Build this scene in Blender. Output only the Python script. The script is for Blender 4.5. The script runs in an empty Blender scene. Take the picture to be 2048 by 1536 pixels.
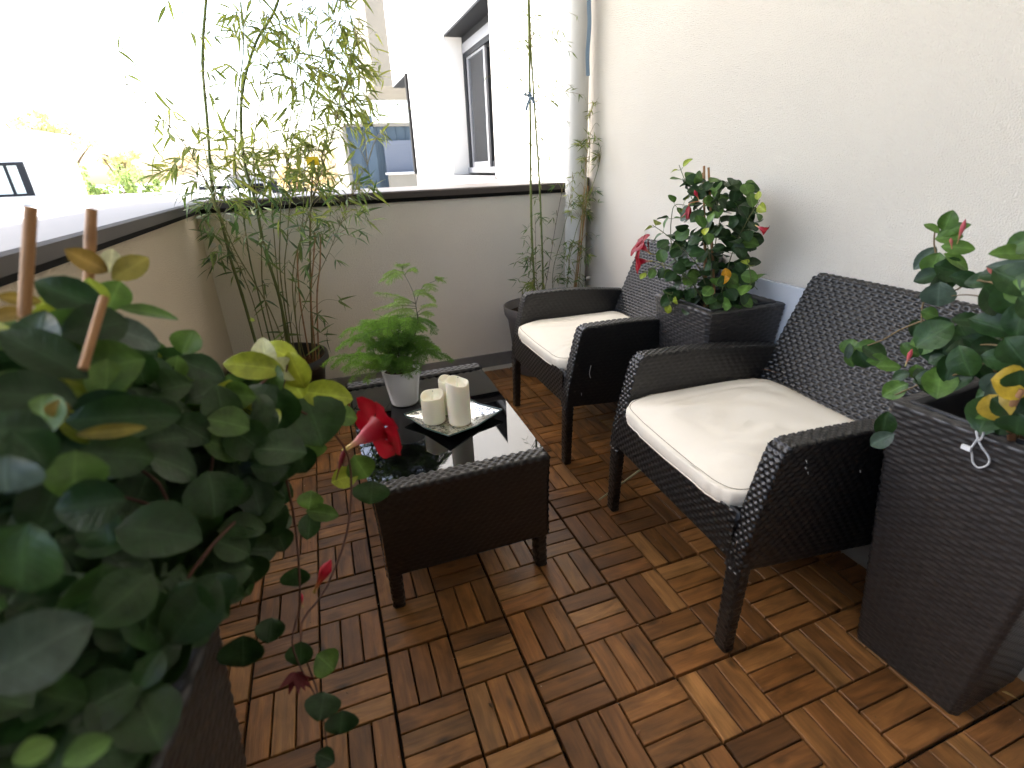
import bpy, math, random
import numpy as np
from mathutils import Vector, Matrix, noise
random.seed(7); rng = np.random.default_rng(7)
PI = math.pi; R = math.radians
S = bpy.context.scene; COL = S.collection

# ------------------------------------------------------------------ camera (solved from the 15 cm grid of the deck)
CF = 1015.98; CC = np.array([0.02267, -1.22099, 1.06289]); YAW, PIT, ROL = 0.3355086, 0.4076334, -0.0393081
ca, sa, cb, sb, cc_, sc_ = math.cos(YAW), math.sin(YAW), math.cos(PIT), math.sin(PIT), math.cos(ROL), math.sin(ROL)
FW = np.array([sa*cb, ca*cb, -sb]); RT0 = np.array([ca, -sa, 0.0]); UP0 = np.cross(RT0, FW)
RT = cc_*RT0 + sc_*UP0; UP = -sc_*RT0 + cc_*UP0
def ray(x, y):
    d = FW*CF + RT*(x-1024) - UP*(y-768); return d/np.linalg.norm(d)
def at(x, y, t): return CC + ray(x, y)*t
def on(x, y, ax, v):
    d = ray(x, y); return CC + d*((v-CC[ax])/d[ax])

# ------------------------------------------------------------------ mesh builder
class MB:
    def __init__(s): s.v=[]; s.f=[]; s.uv=[]; s.c=[]; s.n=0
    def add(s, V, F, uv=None, col=(1,1,1)):
        V=np.asarray(V,float).reshape(-1,3); k=len(V)
        s.v.append(V); s.uv.append(np.asarray(uv,float).reshape(-1,2) if uv is not None else V[:,:2]*1.0)
        c=np.ones((k,4)); col=np.asarray(col,float); c[:,:3]=col if col.ndim==2 else col[None,:3]; s.c.append(c)
        F=np.asarray(F,int); s.f.append(F+s.n); s.n+=k
    def box(s, a, b, col=(1,1,1)):
        x0,y0,z0=a; x1,y1,z1=b
        V=[(x0,y0,z0),(x1,y0,z0),(x1,y1,z0),(x0,y1,z0),(x0,y0,z1),(x1,y0,z1),(x1,y1,z1),(x0,y1,z1)]
        F=[(0,3,2,1),(4,5,6,7),(0,1,5,4),(1,2,6,5),(2,3,7,6),(3,0,4,7)]
        s.add(V,F,col=col)
    def bbox(s, a, b, r=.002, col=(1,1,1)):      # box with chamfered vertical sides and top
        x0,y0,z0=a; x1,y1,z1=b
        L=[]
        for z,i in ((z0,0),(z1-r,0),(z1,r)):
            L+= [(x0+i,y0+i,z),(x1-i,y0+i,z),(x1-i,y1-i,z),(x0+i,y1-i,z)]
        F=[(0,3,2,1),(8,9,10,11)]
        for k in (0,4):
            for j in range(4): F.append((k+j,k+(j+1)%4,k+4+(j+1)%4,k+4+j))
        s.add(L,F,col=col)
    def grid(s, P, uv=None, col=(1,1,1), closed_u=False):   # P: (nu,nv,3)
        nu,nv=P.shape[:2]; idx=np.arange(nu*nv).reshape(nu,nv)
        if closed_u: idx=np.vstack([idx,idx[:1]])
        F=np.stack([idx[:-1,:-1],idx[1:,:-1],idx[1:,1:],idx[:-1,1:]],-1).reshape(-1,4)
        c=col
        if not isinstance(col,tuple): c=np.asarray(col).reshape(-1,3)
        s.add(P.reshape(-1,3),F,uv,c)
    def tube(s, pts, rad, n=6, col=(1,1,1), cap=True):
        pts=np.asarray(pts,float); m=len(pts)
        rad=np.full(m,rad) if np.isscalar(rad) else np.asarray(rad,float)
        T=np.gradient(pts,axis=0); T/=np.linalg.norm(T,axis=1)[:,None]+1e-12
        ref=np.array([0,0,1.]) if abs(T[0][2])<.9 else np.array([1.,0,0])
        A=[];B=[]
        a=np.cross(T[0],ref); a/=np.linalg.norm(a)
        for t in T:
            a=a-t*np.dot(a,t); a/=np.linalg.norm(a)+1e-12; A.append(a.copy()); B.append(np.cross(t,a))
        A=np.array(A);B=np.array(B); th=np.linspace(0,2*PI,n,endpoint=False)
        P=pts[:,None,:]+rad[:,None,None]*(A[:,None,:]*np.cos(th)[None,:,None]+B[:,None,:]*np.sin(th)[None,:,None])
        P=P.transpose(1,0,2)
        L=np.concatenate([[0],np.cumsum(np.linalg.norm(np.diff(pts,axis=0),axis=1))])
        uv=np.stack(np.broadcast_arrays((th/(2*PI))[:,None],L[None,:]),-1)
        c=col if isinstance(col,tuple) else np.broadcast_to(np.asarray(col)[None],(n,m,3))
        s.grid(P,uv,c,closed_u=True)
        if cap:
            for k in (0,-1):
                V=P[:,k]; F=[tuple(range(n))] if n==4 else [(0,j,j+1) for j in range(1,n-1)]
                s.add(V,F,col=(col if isinstance(col,tuple) else tuple(np.asarray(col)[k])))
    def lathe(s, prof, c=(0,0,0), n=40, col=(1,1,1)):
        prof=np.asarray(prof,float); th=np.linspace(0,2*PI,n,endpoint=False)
        P=np.zeros((n,len(prof),3)); P[...,0]=c[0]+np.cos(th)[:,None]*prof[None,:,0]; P[...,1]=c[1]+np.sin(th)[:,None]*prof[None,:,0]; P[...,2]=c[2]+prof[None,:,1]
        s.grid(P,np.stack(np.broadcast_arrays((th/(2*PI))[:,None]*.5,prof[None,:,1]),-1),col,closed_u=True)
    def build(s, name, m, parent=None, smooth=True, kind=None):
        V=np.concatenate(s.v); me=bpy.data.meshes.new(name)
        lens=[];loops=[]
        for F in s.f:
            if F.ndim==1: F=F[None]
            lens.append(np.full(len(F),F.shape[1])); loops.append(F.reshape(-1))
        lens=np.concatenate(lens); loops=np.concatenate(loops).astype(np.int32)
        me.vertices.add(len(V)); me.vertices.foreach_set('co',V.astype(np.float32).ravel())
        me.loops.add(len(loops)); me.loops.foreach_set('vertex_index',loops)
        me.polygons.add(len(lens)); st=np.concatenate([[0],np.cumsum(lens)[:-1]]).astype(np.int32)
        me.polygons.foreach_set('loop_start',st)
        try: me.polygons.foreach_set('loop_total',lens.astype(np.int32))
        except Exception: pass
        me.update(calc_edges=True); me.validate()
        uvs=np.concatenate(s.uv)[loops]; ul=me.uv_layers.new(name='UVMap')
        if len(ul.data)==len(uvs): ul.data.foreach_set('uv',uvs.astype(np.float32).ravel())
        ca_=me.color_attributes.new('col','FLOAT_COLOR','POINT'); ca_.data.foreach_set('color',np.concatenate(s.c).astype(np.float32).ravel())
        me.polygons.foreach_set('use_smooth',np.full(len(me.polygons),smooth))
        me.materials.append(m)
        o=bpy.data.objects.new(name,me); COL.objects.link(o)
        if parent is not None: o.parent=parent
        if kind: o['kind']=kind
        return o
def empty(name, loc, label, cat, group=None, rz=0):
    o=bpy.data.objects.new(name,None); o.empty_display_size=.1; COL.objects.link(o)
    o.location=loc; o.rotation_euler=(0,0,rz); return tag(o,label,cat,group)
def tag(o,label,cat,group=None):
    o['label']=label; o['category']=cat
    if group: o['group']=group
    return o
class Off:  # shift builder output so that parts are local to an empty at `loc`
    def __init__(s,loc): s.l=np.array(loc,float)
def bld(mb,name,m,parent,smooth=True,world=True):
    """build part whose coordinates are world coordinates, under an unrotated empty"""
    if world and parent is not None:
        l=np.array(parent.location)
        mb.v=[v-l for v in mb.v]
    return mb.build(name,m,parent,smooth)
def copy_tree(o,parent=None):
    c=o.copy(); COL.objects.link(c); c.parent=parent
    for ch in [x for x in list(bpy.data.objects) if x.parent==o]: copy_tree(ch,c)
    return c

def curve(pts,n=16):
    pts=np.asarray(pts,float); m=len(pts)
    if m<3: return np.stack([np.interp(np.linspace(0,m-1,n),range(m),pts[:,k]) for k in range(3)],1)
    out=[]; ts=np.linspace(0,m-1,n)
    for t in ts:
        i=min(int(t),m-2); f=t-i; p0=pts[max(i-1,0)];p1=pts[i];p2=pts[i+1];p3=pts[min(i+2,m-1)]
        out.append(.5*((2*p1)+(-p0+p2)*f+(2*p0-5*p1+4*p2-p3)*f*f+(-p0+3*p1-3*p2+p3)*f**3))
    return np.array(out)
# ------------------------------------------------------------------ materials
def newmat(name):
    m=bpy.data.materials.new(name); m.use_nodes=True; nt=m.node_tree; nt.nodes.clear()
    return m,nt
class N:
    def __init__(s,nt): s.nt=nt
    def __call__(s,t,**kw):
        n=s.nt.nodes.new(t)
        for k,v in kw.items():
            if k.startswith('i_'): n.inputs[k[2:].replace('_',' ')].default_value=v
            elif k.startswith('x'): n.inputs[int(k[1:])].default_value=v
            else: setattr(n,k,v)
        return n
    def l(s,a,b): s.nt.links.new(a,b)
def principled(name, base=(.5,.5,.5), rough=.5, spec=.5, metal=0, coat=0, usecol=False, trans=0, bump=None, var=0, varscale=4, sheen=0, sss=0, tint=None):
    """bump: list of (scale, strength(distance), detail)"""
    m,nt=newmat(name); n=N(nt); out=n('ShaderNodeOutputMaterial'); p=n('ShaderNodeBsdfPrincipled')
    p.inputs['Base Color'].default_value=(*base,1); p.inputs['Roughness'].default_value=rough
    p.inputs['Specular IOR Level'].default_value=spec; p.inputs['Metallic'].default_value=metal
    p.inputs['Coat Weight'].default_value=coat; p.inputs['Coat Roughness'].default_value=.08
    if sss: p.inputs['Subsurface Weight'].default_value=sss; p.inputs['Subsurface Radius'].default_value=(.02,.012,.006); p.inputs['Subsurface Scale'].default_value=.5
    tc=n('ShaderNodeTexCoord'); src=None
    if usecol:
        a=n('ShaderNodeAttribute',attribute_name='col'); src=a.outputs['Color']
    else:
        r=n('ShaderNodeRGB'); r.outputs[0].default_value=(*base,1); src=r.outputs[0]
    if var:
        nz=n('ShaderNodeTexNoise'); nz.inputs['Scale'].default_value=varscale; nz.inputs['Detail'].default_value=6
        n.l(tc.outputs['Object'],nz.inputs['Vector'])
        mr=n('ShaderNodeMapRange'); mr.inputs['To Min'].default_value=1-var; mr.inputs['To Max'].default_value=1+var; mr.inputs['From Min'].default_value=.3; mr.inputs['From Max'].default_value=.7
        n.l(nz.outputs['Fac'],mr.inputs['Value'])
        mx=n('ShaderNodeVectorMath',operation='SCALE'); n.l(src,mx.inputs[0]); n.l(mr.outputs[0],mx.inputs['Scale']); src=mx.outputs[0]
    n.l(src,p.inputs['Base Color'])
    if bump:
        prev=None
        for sc,dist,det in bump:
            nz=n('ShaderNodeTexNoise'); nz.inputs['Scale'].default_value=sc; nz.inputs['Detail'].default_value=det
            n.l(tc.outputs['Object'],nz.inputs['Vector'])
            b=n('ShaderNodeBump'); b.inputs['Distance'].default_value=dist; b.inputs['Strength'].default_value=1
            n.l(nz.outputs['Fac'],b.inputs['Height'])
            if prev: n.l(prev.outputs[0],b.inputs['Normal'])
            prev=b
        n.l(prev.outputs[0],p.inputs['Normal'])
    sh=p.outputs[0]
    if trans:
        t=n('ShaderNodeBsdfTranslucent'); n.l(src,t.inputs['Color']); ms=n('ShaderNodeMixShader'); ms.inputs[0].default_value=trans
        n.l(p.outputs[0],ms.inputs[1]); n.l(t.outputs[0],ms.inputs[2]); sh=ms.outputs[0]
    n.l(sh,out.inputs['Surface'])
    return m
M={}
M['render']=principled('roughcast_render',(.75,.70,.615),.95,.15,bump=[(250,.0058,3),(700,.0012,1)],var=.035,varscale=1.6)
M['render_back']=principled('lightened_roughcast_render',(.83,.775,.69),.95,.15,bump=[(250,.0058,3),(700,.0012,1)],var=.045,varscale=2.2)  # same roughcast, lightened to stand in for bounce light on the back wall
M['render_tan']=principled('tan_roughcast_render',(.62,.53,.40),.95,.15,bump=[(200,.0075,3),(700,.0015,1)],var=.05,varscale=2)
M['white_wall']=principled('white_facade',(.80,.78,.74),.9,.2,bump=[(150,.002,2)],var=.02)
M['coping']=principled('taupe_coping_metal',(.062,.052,.047),.55,.3,metal=0,coat=.0,var=.06,varscale=9)
M['darkgap']=principled('black_parts_and_shade',(.012,.011,.01),.9,.2)  # flat black for real dark parts, also stands in for shade
M['skirting']=principled('grey_skirting',(.20,.19,.185),.7,.3,var=.1,varscale=12)
M['concrete']=principled('pale_concrete',(.36,.345,.32),.9,.2,bump=[(60,.002,6)],var=.16,varscale=9)
M['ceiling']=principled('ceiling_paint',(.42,.39,.35),.9,.2)
M['wicker']=principled('dark_brown_wicker',(.0095,.0090,.0086),.35,.66,bump=[(420,.0005,2)],var=.25,varscale=60)
M['wicker_grey']=principled('grey_brown_wicker',(.034,.031,.029),.37,.62,bump=[(420,.0005,2)],var=.25,varscale=60)
M['black_plastic']=principled('black_plastic',(.012,.012,.013),.45,.4)
M['pot_black']=principled('black_pot_plastic',(.02,.02,.021),.5,.4,var=.2,varscale=8)
M['pot_grey']=principled('grey_pot_plastic',(.12,.11,.105),.6,.3,var=.1)
M['soil']=principled('soil',(.035,.022,.014),1,.1,bump=[(60,.02,8)],var=.4,varscale=30)
M['roots']=principled('brown_roots',(.16,.075,.04),.9,.1,usecol=True)
M['leaf']=principled('leaf',(.1,.2,.05),.40,.36,usecol=True,trans=.22,bump=[(90,.0012,2)])
M['bamboo_leaf']=principled('bamboo_leaf',(.1,.2,.05),.5,.35,usecol=True,trans=.38)
M['fern']=principled('fern_needles',(.1,.2,.05),.6,.3,usecol=True,trans=.35)
M['stem']=principled('plant_stem',(.1,.2,.05),.5,.4,usecol=True)
M['petal']=principled('petal',(.6,.02,.04),.45,.3,usecol=True,trans=.30)
M['cane']=principled('bamboo_cane',(.50,.27,.11),.55,.35,usecol=True,bump=[(300,.0005,2)],var=.1,varscale=30)
M['candle']=principled('ivory_wax',(.96,.92,.76),.45,.4,sss=.35)
M['wick']=principled('wick',(.02,.02,.02),.8,.2)
M['white_plastic']=principled('white_plastic',(.78,.78,.76),.4,.4)
M['pot_white']=principled('white_glazed_pot',(.84,.86,.90),.16,.5,coat=.3)
M['glass']=principled('black_glass',(.003,.003,.0035),.012,.6,coat=0)
M['pvc']=principled('white_pvc_pipe',(.60,.595,.57),.4,.4)
M['cord']=principled('white_cord',(.62,.62,.60),.7,.2)
M['frame']=principled('anthracite_aluminium',(.010,.011,.013),.6,.2)
M['frame_light']=principled('grey_aluminium',(.20,.20,.21),.4,.5,var=.03)
M['yellow']=principled('yellow_tag',(.85,.62,.03),.6,.2)
M['shed']=principled('slate_blue_cladding',(.055,.082,.108),.55,.35,var=.06,varscale=2)
M['shutter']=principled('pale_blue_shutter',(.15,.165,.20),.55,.3)
M['beige']=principled('beige_cladding',(.22,.20,.165),.85,.2,bump=[(40,.003,3)],var=.05)
M['roof']=principled('flat_roof_gravel',(.74,.73,.70),.95,.1,var=.05,varscale=3)
M['ground']=principled('ground',(.66,.64,.58),.95,.1,var=.2,varscale=.2)
M['bark']=principled('bark',(.12,.09,.06),.9,.1,var=.3,varscale=20)
M['hedge']=principled('tree_leaves',(.1,.2,.05),.6,.25,usecol=True,trans=.3)
M['ribbon']=None
M['rope']=principled('straw',(.5,.42,.28),.8,.2)

# cushion fabric
M['cushion']=principled('cream_cushion_fabric',(.82,.775,.665),.85,.2,bump=[(900,.0003,2),(22,.0022,2)],var=.02,varscale=8)
M['seam']=principled('seam_thread',(.34,.30,.22),.9,.1)
# wood
def wood():
    m,nt=newmat('acacia_wood'); n=N(nt); out=n('ShaderNodeOutputMaterial'); p=n('ShaderNodeBsdfPrincipled')
    uv=n('ShaderNodeUVMap'); mp=n('ShaderNodeMapping'); mp.inputs['Scale'].default_value=(6,95,1)
    n.l(uv.outputs[0],mp.inputs['Vector'])
    nz=n('ShaderNodeTexNoise'); nz.inputs['Scale'].default_value=1; nz.inputs['Detail'].default_value=8; nz.inputs['Roughness'].default_value=.65; nz.inputs['Distortion'].default_value=.6
    n.l(mp.outputs[0],nz.inputs['Vector'])
    mp2=n('ShaderNodeMapping'); mp2.inputs['Scale'].default_value=(7,22,1); n.l(uv.outputs[0],mp2.inputs['Vector'])
    nz2=n('ShaderNodeTexNoise'); nz2.inputs['Scale'].default_value=1; nz2.inputs['Detail'].default_value=3; nz2.inputs['Distortion'].default_value=1.4; n.l(mp2.outputs[0],nz2.inputs['Vector'])
    vor=n('ShaderNodeTexVoronoi'); vor.inputs['Scale'].default_value=1; mp3=n('ShaderNodeMapping'); mp3.inputs['Scale'].default_value=(7,16,1); n.l(uv.outputs[0],mp3.inputs['Vector']); n.l(mp3.outputs[0],vor.inputs['Vector'])
    kn=n('ShaderNodeMapRange'); kn.inputs['From Min'].default_value=.03; kn.inputs['From Max'].default_value=.17; kn.inputs['To Min'].default_value=.25; kn.inputs['To Max'].default_value=1; n.l(vor.outputs['Distance'],kn.inputs['Value'])
    r1=n('ShaderNodeMapRange'); r1.inputs['From Min'].default_value=.25; r1.inputs['From Max'].default_value=.75; r1.inputs['To Min'].default_value=.62; r1.inputs['To Max'].default_value=1.3; n.l(nz.outputs['Fac'],r1.inputs['Value'])
    r2=n('ShaderNodeMapRange'); r2.inputs['From Min'].default_value=.3; r2.inputs['From Max'].default_value=.7; r2.inputs['To Min'].default_value=.6; r2.inputs['To Max'].default_value=1.35; n.l(nz2.outputs['Fac'],r2.inputs['Value'])
    a=n('ShaderNodeAttribute',attribute_name='col')
    mu=n('ShaderNodeMath',operation='MULTIPLY'); n.l(r1.outputs[0],mu.inputs[0]); n.l(r2.outputs[0],mu.inputs[1])
    mu2=n('ShaderNodeMath',operation='MULTIPLY'); n.l(mu.outputs[0],mu2.inputs[0]); n.l(kn.outputs[0],mu2.inputs[1])
    sc=n('ShaderNodeVectorMath',operation='SCALE'); n.l(a.outputs['Color'],sc.inputs[0]); n.l(mu2.outputs[0],sc.inputs['Scale'])
    n.l(sc.outputs[0],p.inputs['Base Color'])
    rr=n('ShaderNodeMapRange'); rr.inputs['To Min'].default_value=.30; rr.inputs['To Max'].default_value=.55; n.l(nz.outputs['Fac'],rr.inputs['Value']); n.l(rr.outputs[0],p.inputs['Roughness'])
    p.inputs['Specular IOR Level'].default_value=.42
    b=n('ShaderNodeBump'); b.inputs['Distance'].default_value=.0012; n.l(nz.outputs['Fac'],b.inputs['Height']); n.l(b.outputs[0],p.inputs['Normal'])
    n.l(p.outputs[0],out.inputs['Surface']); return m
M['wood']=wood()
def platemat():
    m,nt=newmat('patterned_mirror_plate'); n=N(nt); out=n('ShaderNodeOutputMaterial'); p=n('ShaderNodeBsdfPrincipled')
    uv=n('ShaderNodeUVMap')
    nz=n('ShaderNodeTexNoise'); nz.inputs['Scale'].default_value=55; nz.inputs['Detail'].default_value=1.5; nz.inputs['Distortion'].default_value=1.6; n.l(uv.outputs[0],nz.inputs['Vector'])
    s1=n('ShaderNodeMath',operation='SUBTRACT'); s1.inputs[1].default_value=.5; n.l(nz.outputs['Fac'],s1.inputs[0])
    ab=n('ShaderNodeMath',operation='ABSOLUTE'); n.l(s1.outputs[0],ab.inputs[0])
    lt=n('ShaderNodeMath',operation='LESS_THAN'); lt.inputs[1].default_value=.032; n.l(ab.outputs[0],lt.inputs[0])
    vo=n('ShaderNodeTexVoronoi'); vo.inputs['Scale'].default_value=75; n.l(uv.outputs[0],vo.inputs['Vector'])
    l2=n('ShaderNodeMath',operation='LESS_THAN'); l2.inputs[1].default_value=.26; n.l(vo.outputs['Distance'],l2.inputs[0])
    mx=n('ShaderNodeMath',operation='MAXIMUM'); n.l(lt.outputs[0],mx.inputs[0]); n.l(l2.outputs[0],mx.inputs[1])
    mc=n('ShaderNodeMix',data_type='RGBA'); mc.inputs['A'].default_value=(.72,.72,.66,1); mc.inputs['B'].default_value=(.015,.018,.016,1); n.l(mx.outputs[0],mc.inputs['Factor'])
    n.l(mc.outputs['Result'],p.inputs['Base Color'])
    mm=n('ShaderNodeMath',operation='SUBTRACT'); mm.inputs[0].default_value=.85; n.l(mx.outputs[0],mm.inputs[1]); mm.use_clamp=True; n.l(mm.outputs[0],p.inputs['Metallic'])
    p.inputs['Roughness'].default_value=.22
    n.l(p.outputs[0],out.inputs['Surface']); return m
M['plate']=platemat()
def gingham():
    m,nt=newmat('blue_gingham_cloth'); n=N(nt); out=n('ShaderNodeOutputMaterial'); p=n('ShaderNodeBsdfPrincipled')
    uv=n('ShaderNodeUVMap'); ck=n('ShaderNodeTexChecker'); ck.inputs['Scale'].default_value=180; ck.inputs['Color1'].default_value=(.03,.06,.11,1); ck.inputs['Color2'].default_value=(.30,.42,.52,1)
    n.l(uv.outputs[0],ck.inputs['Vector']); n.l(ck.outputs[0],p.inputs['Base Color']); p.inputs['Roughness'].default_value=.9
    n.l(p.outputs[0],out.inputs['Surface']); return m
M['ribbon']=gingham()
def sheetmat():
    m,nt=newmat('translucent_white_sheet'); n=N(nt); out=n('ShaderNodeOutputMaterial'); p=n('ShaderNodeBsdfPrincipled')
    p.inputs['Base Color'].default_value=(.80,.83,.88,1); p.inputs['Roughness'].default_value=.25
    t=n('ShaderNodeBsdfTransparent'); ms=n('ShaderNodeMixShader'); ms.inputs[0].default_value=.25; n.l(p.outputs[0],ms.inputs[1]); n.l(t.outputs[0],ms.inputs[2]); n.l(ms.outputs[0],out.inputs['Surface']); return m
M['sheet']=sheetmat()
def panemat():
    m,nt=newmat('window_glass'); n=N(nt); out=n('ShaderNodeOutputMaterial'); g=n('ShaderNodeBsdfGlossy'); g.inputs['Roughness'].default_value=.02; g.inputs['Color'].default_value=(.8,.82,.85,1)
    t=n('ShaderNodeBsdfTransparent'); fr=n('ShaderNodeFresnel'); fr.inputs[0].default_value=1.5; ms=n('ShaderNodeMixShader'); n.l(fr.outputs[0],ms.inputs[0]); n.l(t.outputs[0],ms.inputs[1]); n.l(g.outputs[0],ms.inputs[2]); n.l(ms.outputs[0],out.inputs['Surface']); return m
M['pane']=panemat()

# ------------------------------------------------------------------ weave
def sgn_pow(x,p): return np.sign(x)*np.abs(x)**p
def weave(mb, Pf, Lu, Lv, rh=.0115, cw=.024, amp=.0028, over=.6, flip=False, su=6, sv=4, pw=.6):
    """Pf(U,V)->xyz arrays on the unit square. Strands run along u."""
    m=max(1,round(Lu/cw)); r=max(1,round(Lv/rh))
    u=np.linspace(0,1,m*su+1); v=np.linspace(0,1,r*sv+1)
    U,V=np.meshgrid(u,v,indexing='ij')
    e=1e-3
    P=Pf(U,V); du=Pf(np.clip(U+e,0,1),V)-Pf(np.clip(U-e,0,1),V); dv=Pf(U,np.clip(V+e,0,1))-Pf(U,np.clip(V-e,0,1))
    Nn=np.cross(du,dv); Nn/=np.linalg.norm(Nn,axis=-1,keepdims=True)+1e-12
    if flip: Nn=-Nn
    row=np.minimum(np.floor(V*r+1e-6),r-1); fv=V*r-row
    ph=np.mod(U*m+.5*np.mod(row,2),1.0)
    a=np.sin(PI*np.clip(ph/over,0,1))**.38
    h=(np.where(ph<over,.25+.75*a,.25-.25*np.sin(PI*(ph-over)/(1-over))))*np.clip(np.sin(PI*np.clip(fv,0.0,1)),0,1)**pw
    P=P+Nn*(h*amp*1.25)[...,None]
    if flip: P=P[::-1]; 
    mb.grid(P,np.stack([U*Lu,V*Lv],-1))
def A3(x,y,z): return np.stack(np.broadcast_arrays(np.asarray(x,float),y,z),-1)
def interp(t,xs,ys): return np.interp(t,xs,ys)

# ==================================================================  THE BALCONY SHELL
XR=1.42; YB=1.455; XL=-.48
# deck: one sheet of click tiles, every slat modelled
def deck():
    mb=MB(); g=.0018
    cols=[(.23,.095,.027),(.28,.125,.038),(.17,.065,.020),(.33,.165,.055),(.13,.052,.018),(.25,.105,.028),(.21,.080,.021)]
    X0,X1,Y0,Y1=-.45,1.283,-2.4,1.335
    for i in range(-3,9):
        for j in range(-9,17):
            x0,x1=i*.15,(i+1)*.15; y0,y1=-(j+1)*.15,-j*.15
            sx0=.0034 if i%2==0 else .0022; sx1=.0034 if (i+1)%2==0 else .0022
            sy1=.0034 if j%2==0 else .0022; sy0=.0034 if (j+1)%2==0 else .0022
            x0+=sx0;x1-=sx1;y0+=sy0;y1-=sy1
            for k in range(3):
                if (i+j)%2==0:
                    a=x0+(x1-x0)*k/3+(g if k else 0); b=x0+(x1-x0)*(k+1)/3-(g if k<2 else 0); bx=[a,y0,b,y1]; along=1
                else:
                    a=y0+(y1-y0)*k/3+(g if k else 0); b=y0+(y1-y0)*(k+1)/3-(g if k<2 else 0); bx=[x0,a,x1,b]; along=0
                if bx[0]>X1-.01 or bx[1]>Y1-.01: continue
                bx[2]=min(bx[2],X1); bx[3]=min(bx[3],Y1)
                c=(np.array(random.choice(cols))*.55+np.array((.25,.118,.036))*.5)*random.uniform(.66,1.2)*.92
                zt=0+random.uniform(-.0008,.0008)
                n0=len(mb.uv)
                mb.bbox((bx[0],bx[1],-.018),(bx[2],bx[3],zt),.0014,tuple(c))
                V=mb.v[-1]; ox,oy=random.uniform(0,40),random.uniform(0,40)
                mb.uv[-1]=np.stack([V[:,1-0]*1.0+ox,V[:,0]+oy],-1) if along else np.stack([V[:,0]+ox,V[:,1]+oy],-1)
    return mb.build('wood_deck',M['wood'],None,smooth=False,kind='structure')
deck()
mb=MB(); mb.box((-.60,-3.2,-.25),(1.9,1.9,-.022)); mb.build('floor_slab',M['concrete'],smooth=False,kind='structure')
mb=MB(); mb.box((-.452,-2.4,-.021),(1.281,1.333,-.016)); mb.build('deck_underlay',M['darkgap'],smooth=False,kind='structure')

# back parapet
b=empty('parapet_wall',(.47,1.6,0),'low grey-white roughcast wall across the back of the balcony, behind the fern','wall')
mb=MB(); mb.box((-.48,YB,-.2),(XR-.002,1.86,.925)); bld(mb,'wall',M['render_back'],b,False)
def coping(x0,x1,y0,y1,zb,zt,side):
    mb=MB()
    if side=='b': prof=[(y0,zb),(y0,zt-.006),(y0+.006,zt),(y1,zt+.004),(y1,zb)]; L=[[(x,p[0],p[1]) for p in prof] for x in (x0,x1)]
    else: prof=[(x1,zb),(x1,zt-.006),(x1-.006,zt),(x0,zt+.004),(x0,zb)]; L=[[(p[0],y,p[1]) for p in prof] for y in (y0,y1)]
    n=5; V=L[0]+L[1]; F=[(k,(k+1)%n,n+(k+1)%n,n+k) for k in range(n)]; mb.add(V,F); mb.add(L[0],[(0,1,2,3,4)]); mb.add(L[1],[(4,3,2,1,0)])
    return mb
bld(coping(-.447,1.30,1.425,1.95,.932,.964,'b'),'coping',M['coping'],b,False)
mb=MB(); mb.box((-.46,1.444,.914),(1.30,1.90,.934)); bld(mb,'coping_shadow_strip',M['darkgap'],b,False)  # black strip standing in for the shadow under the coping
mb=MB(); mb.box((-.47,YB-.012,-.02),(XR-.003,YB+.001,.055)); bld(mb,'skirting',M['skirting'],b,False)
# left parapet
b=empty('parapet_wall',(-.6,.2,0),'low tan roughcast wall along the left side of the balcony','wall')
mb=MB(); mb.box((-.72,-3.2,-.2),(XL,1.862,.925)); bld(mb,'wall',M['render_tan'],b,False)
bld(coping(-.78,-.449,-3.2,1.95,.932,.966,'l'),'coping',M['coping'],b,False)
mb=MB(); mb.box((-.74,-3.2,.914),(-.468,1.45,.934)); bld(mb,'coping_shadow_strip',M['darkgap'],b,False)  # same black strip for the coping's shadow on this side

# apartment building: balcony wall + neighbour facade + unseen ceiling and rear wall added for the light
b=empty('apartment_building',(1.9,2,0),'cream rendered apartment building forming the right wall, with a tall window beyond the parapet','building')
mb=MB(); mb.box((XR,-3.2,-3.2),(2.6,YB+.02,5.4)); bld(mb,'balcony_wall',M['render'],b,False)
mb=MB()
mb.box((XR,YB+.02,-3.2),(2.6,6.5,.985)); mb.box((XR,YB+.02,.985),(2.6,2.98,2.215)); mb.box((XR,4.385,.985),(2.6,6.5,2.215)); mb.box((XR,YB+.02,2.215),(2.6,7.75,5.4))
mb.box((1.75,2.98,.985),(2.6,4.385,1.0)); bld(mb,'facade',M['white_wall'],b,False)
mb=MB(); mb.box((1.30,9,2.385),(3.2,11,5.4)); bld(mb,'upper_volume',M['beige'],b,False)
mb=MB(); mb.box((-1.6,-3.2,2.5),(XR,2.3,2.75)); bld(mb,'balcony_sunblock_ceiling',M['ceiling'],b,False)  # out of view; overhang stretched to keep direct sun off the balcony
mb=MB(); mb.box((-1.6,-3.5,-.2),(XR,-3.2,2.5)); bld(mb,'added_rear_wall',M['frame'],b,False)  # out of view; near black to cut light bounced from behind the camera
mb=MB(); mb.box((1.425,2.985,2.20),(1.62,4.38,2.2148)); bld(mb,'window_head',M['frame'],b,False)
mb=MB(); mb.box((1.42,6.5,2.20),(2.6,7.75,2.214)); bld(mb,'soffit',M['frame'],b,False)
mb=MB(); mb.box((1.39,6.44,.99),(1.425,6.52,2.2)); bld(mb,'shutter_edge',M['darkgap'],b,False)
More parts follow.
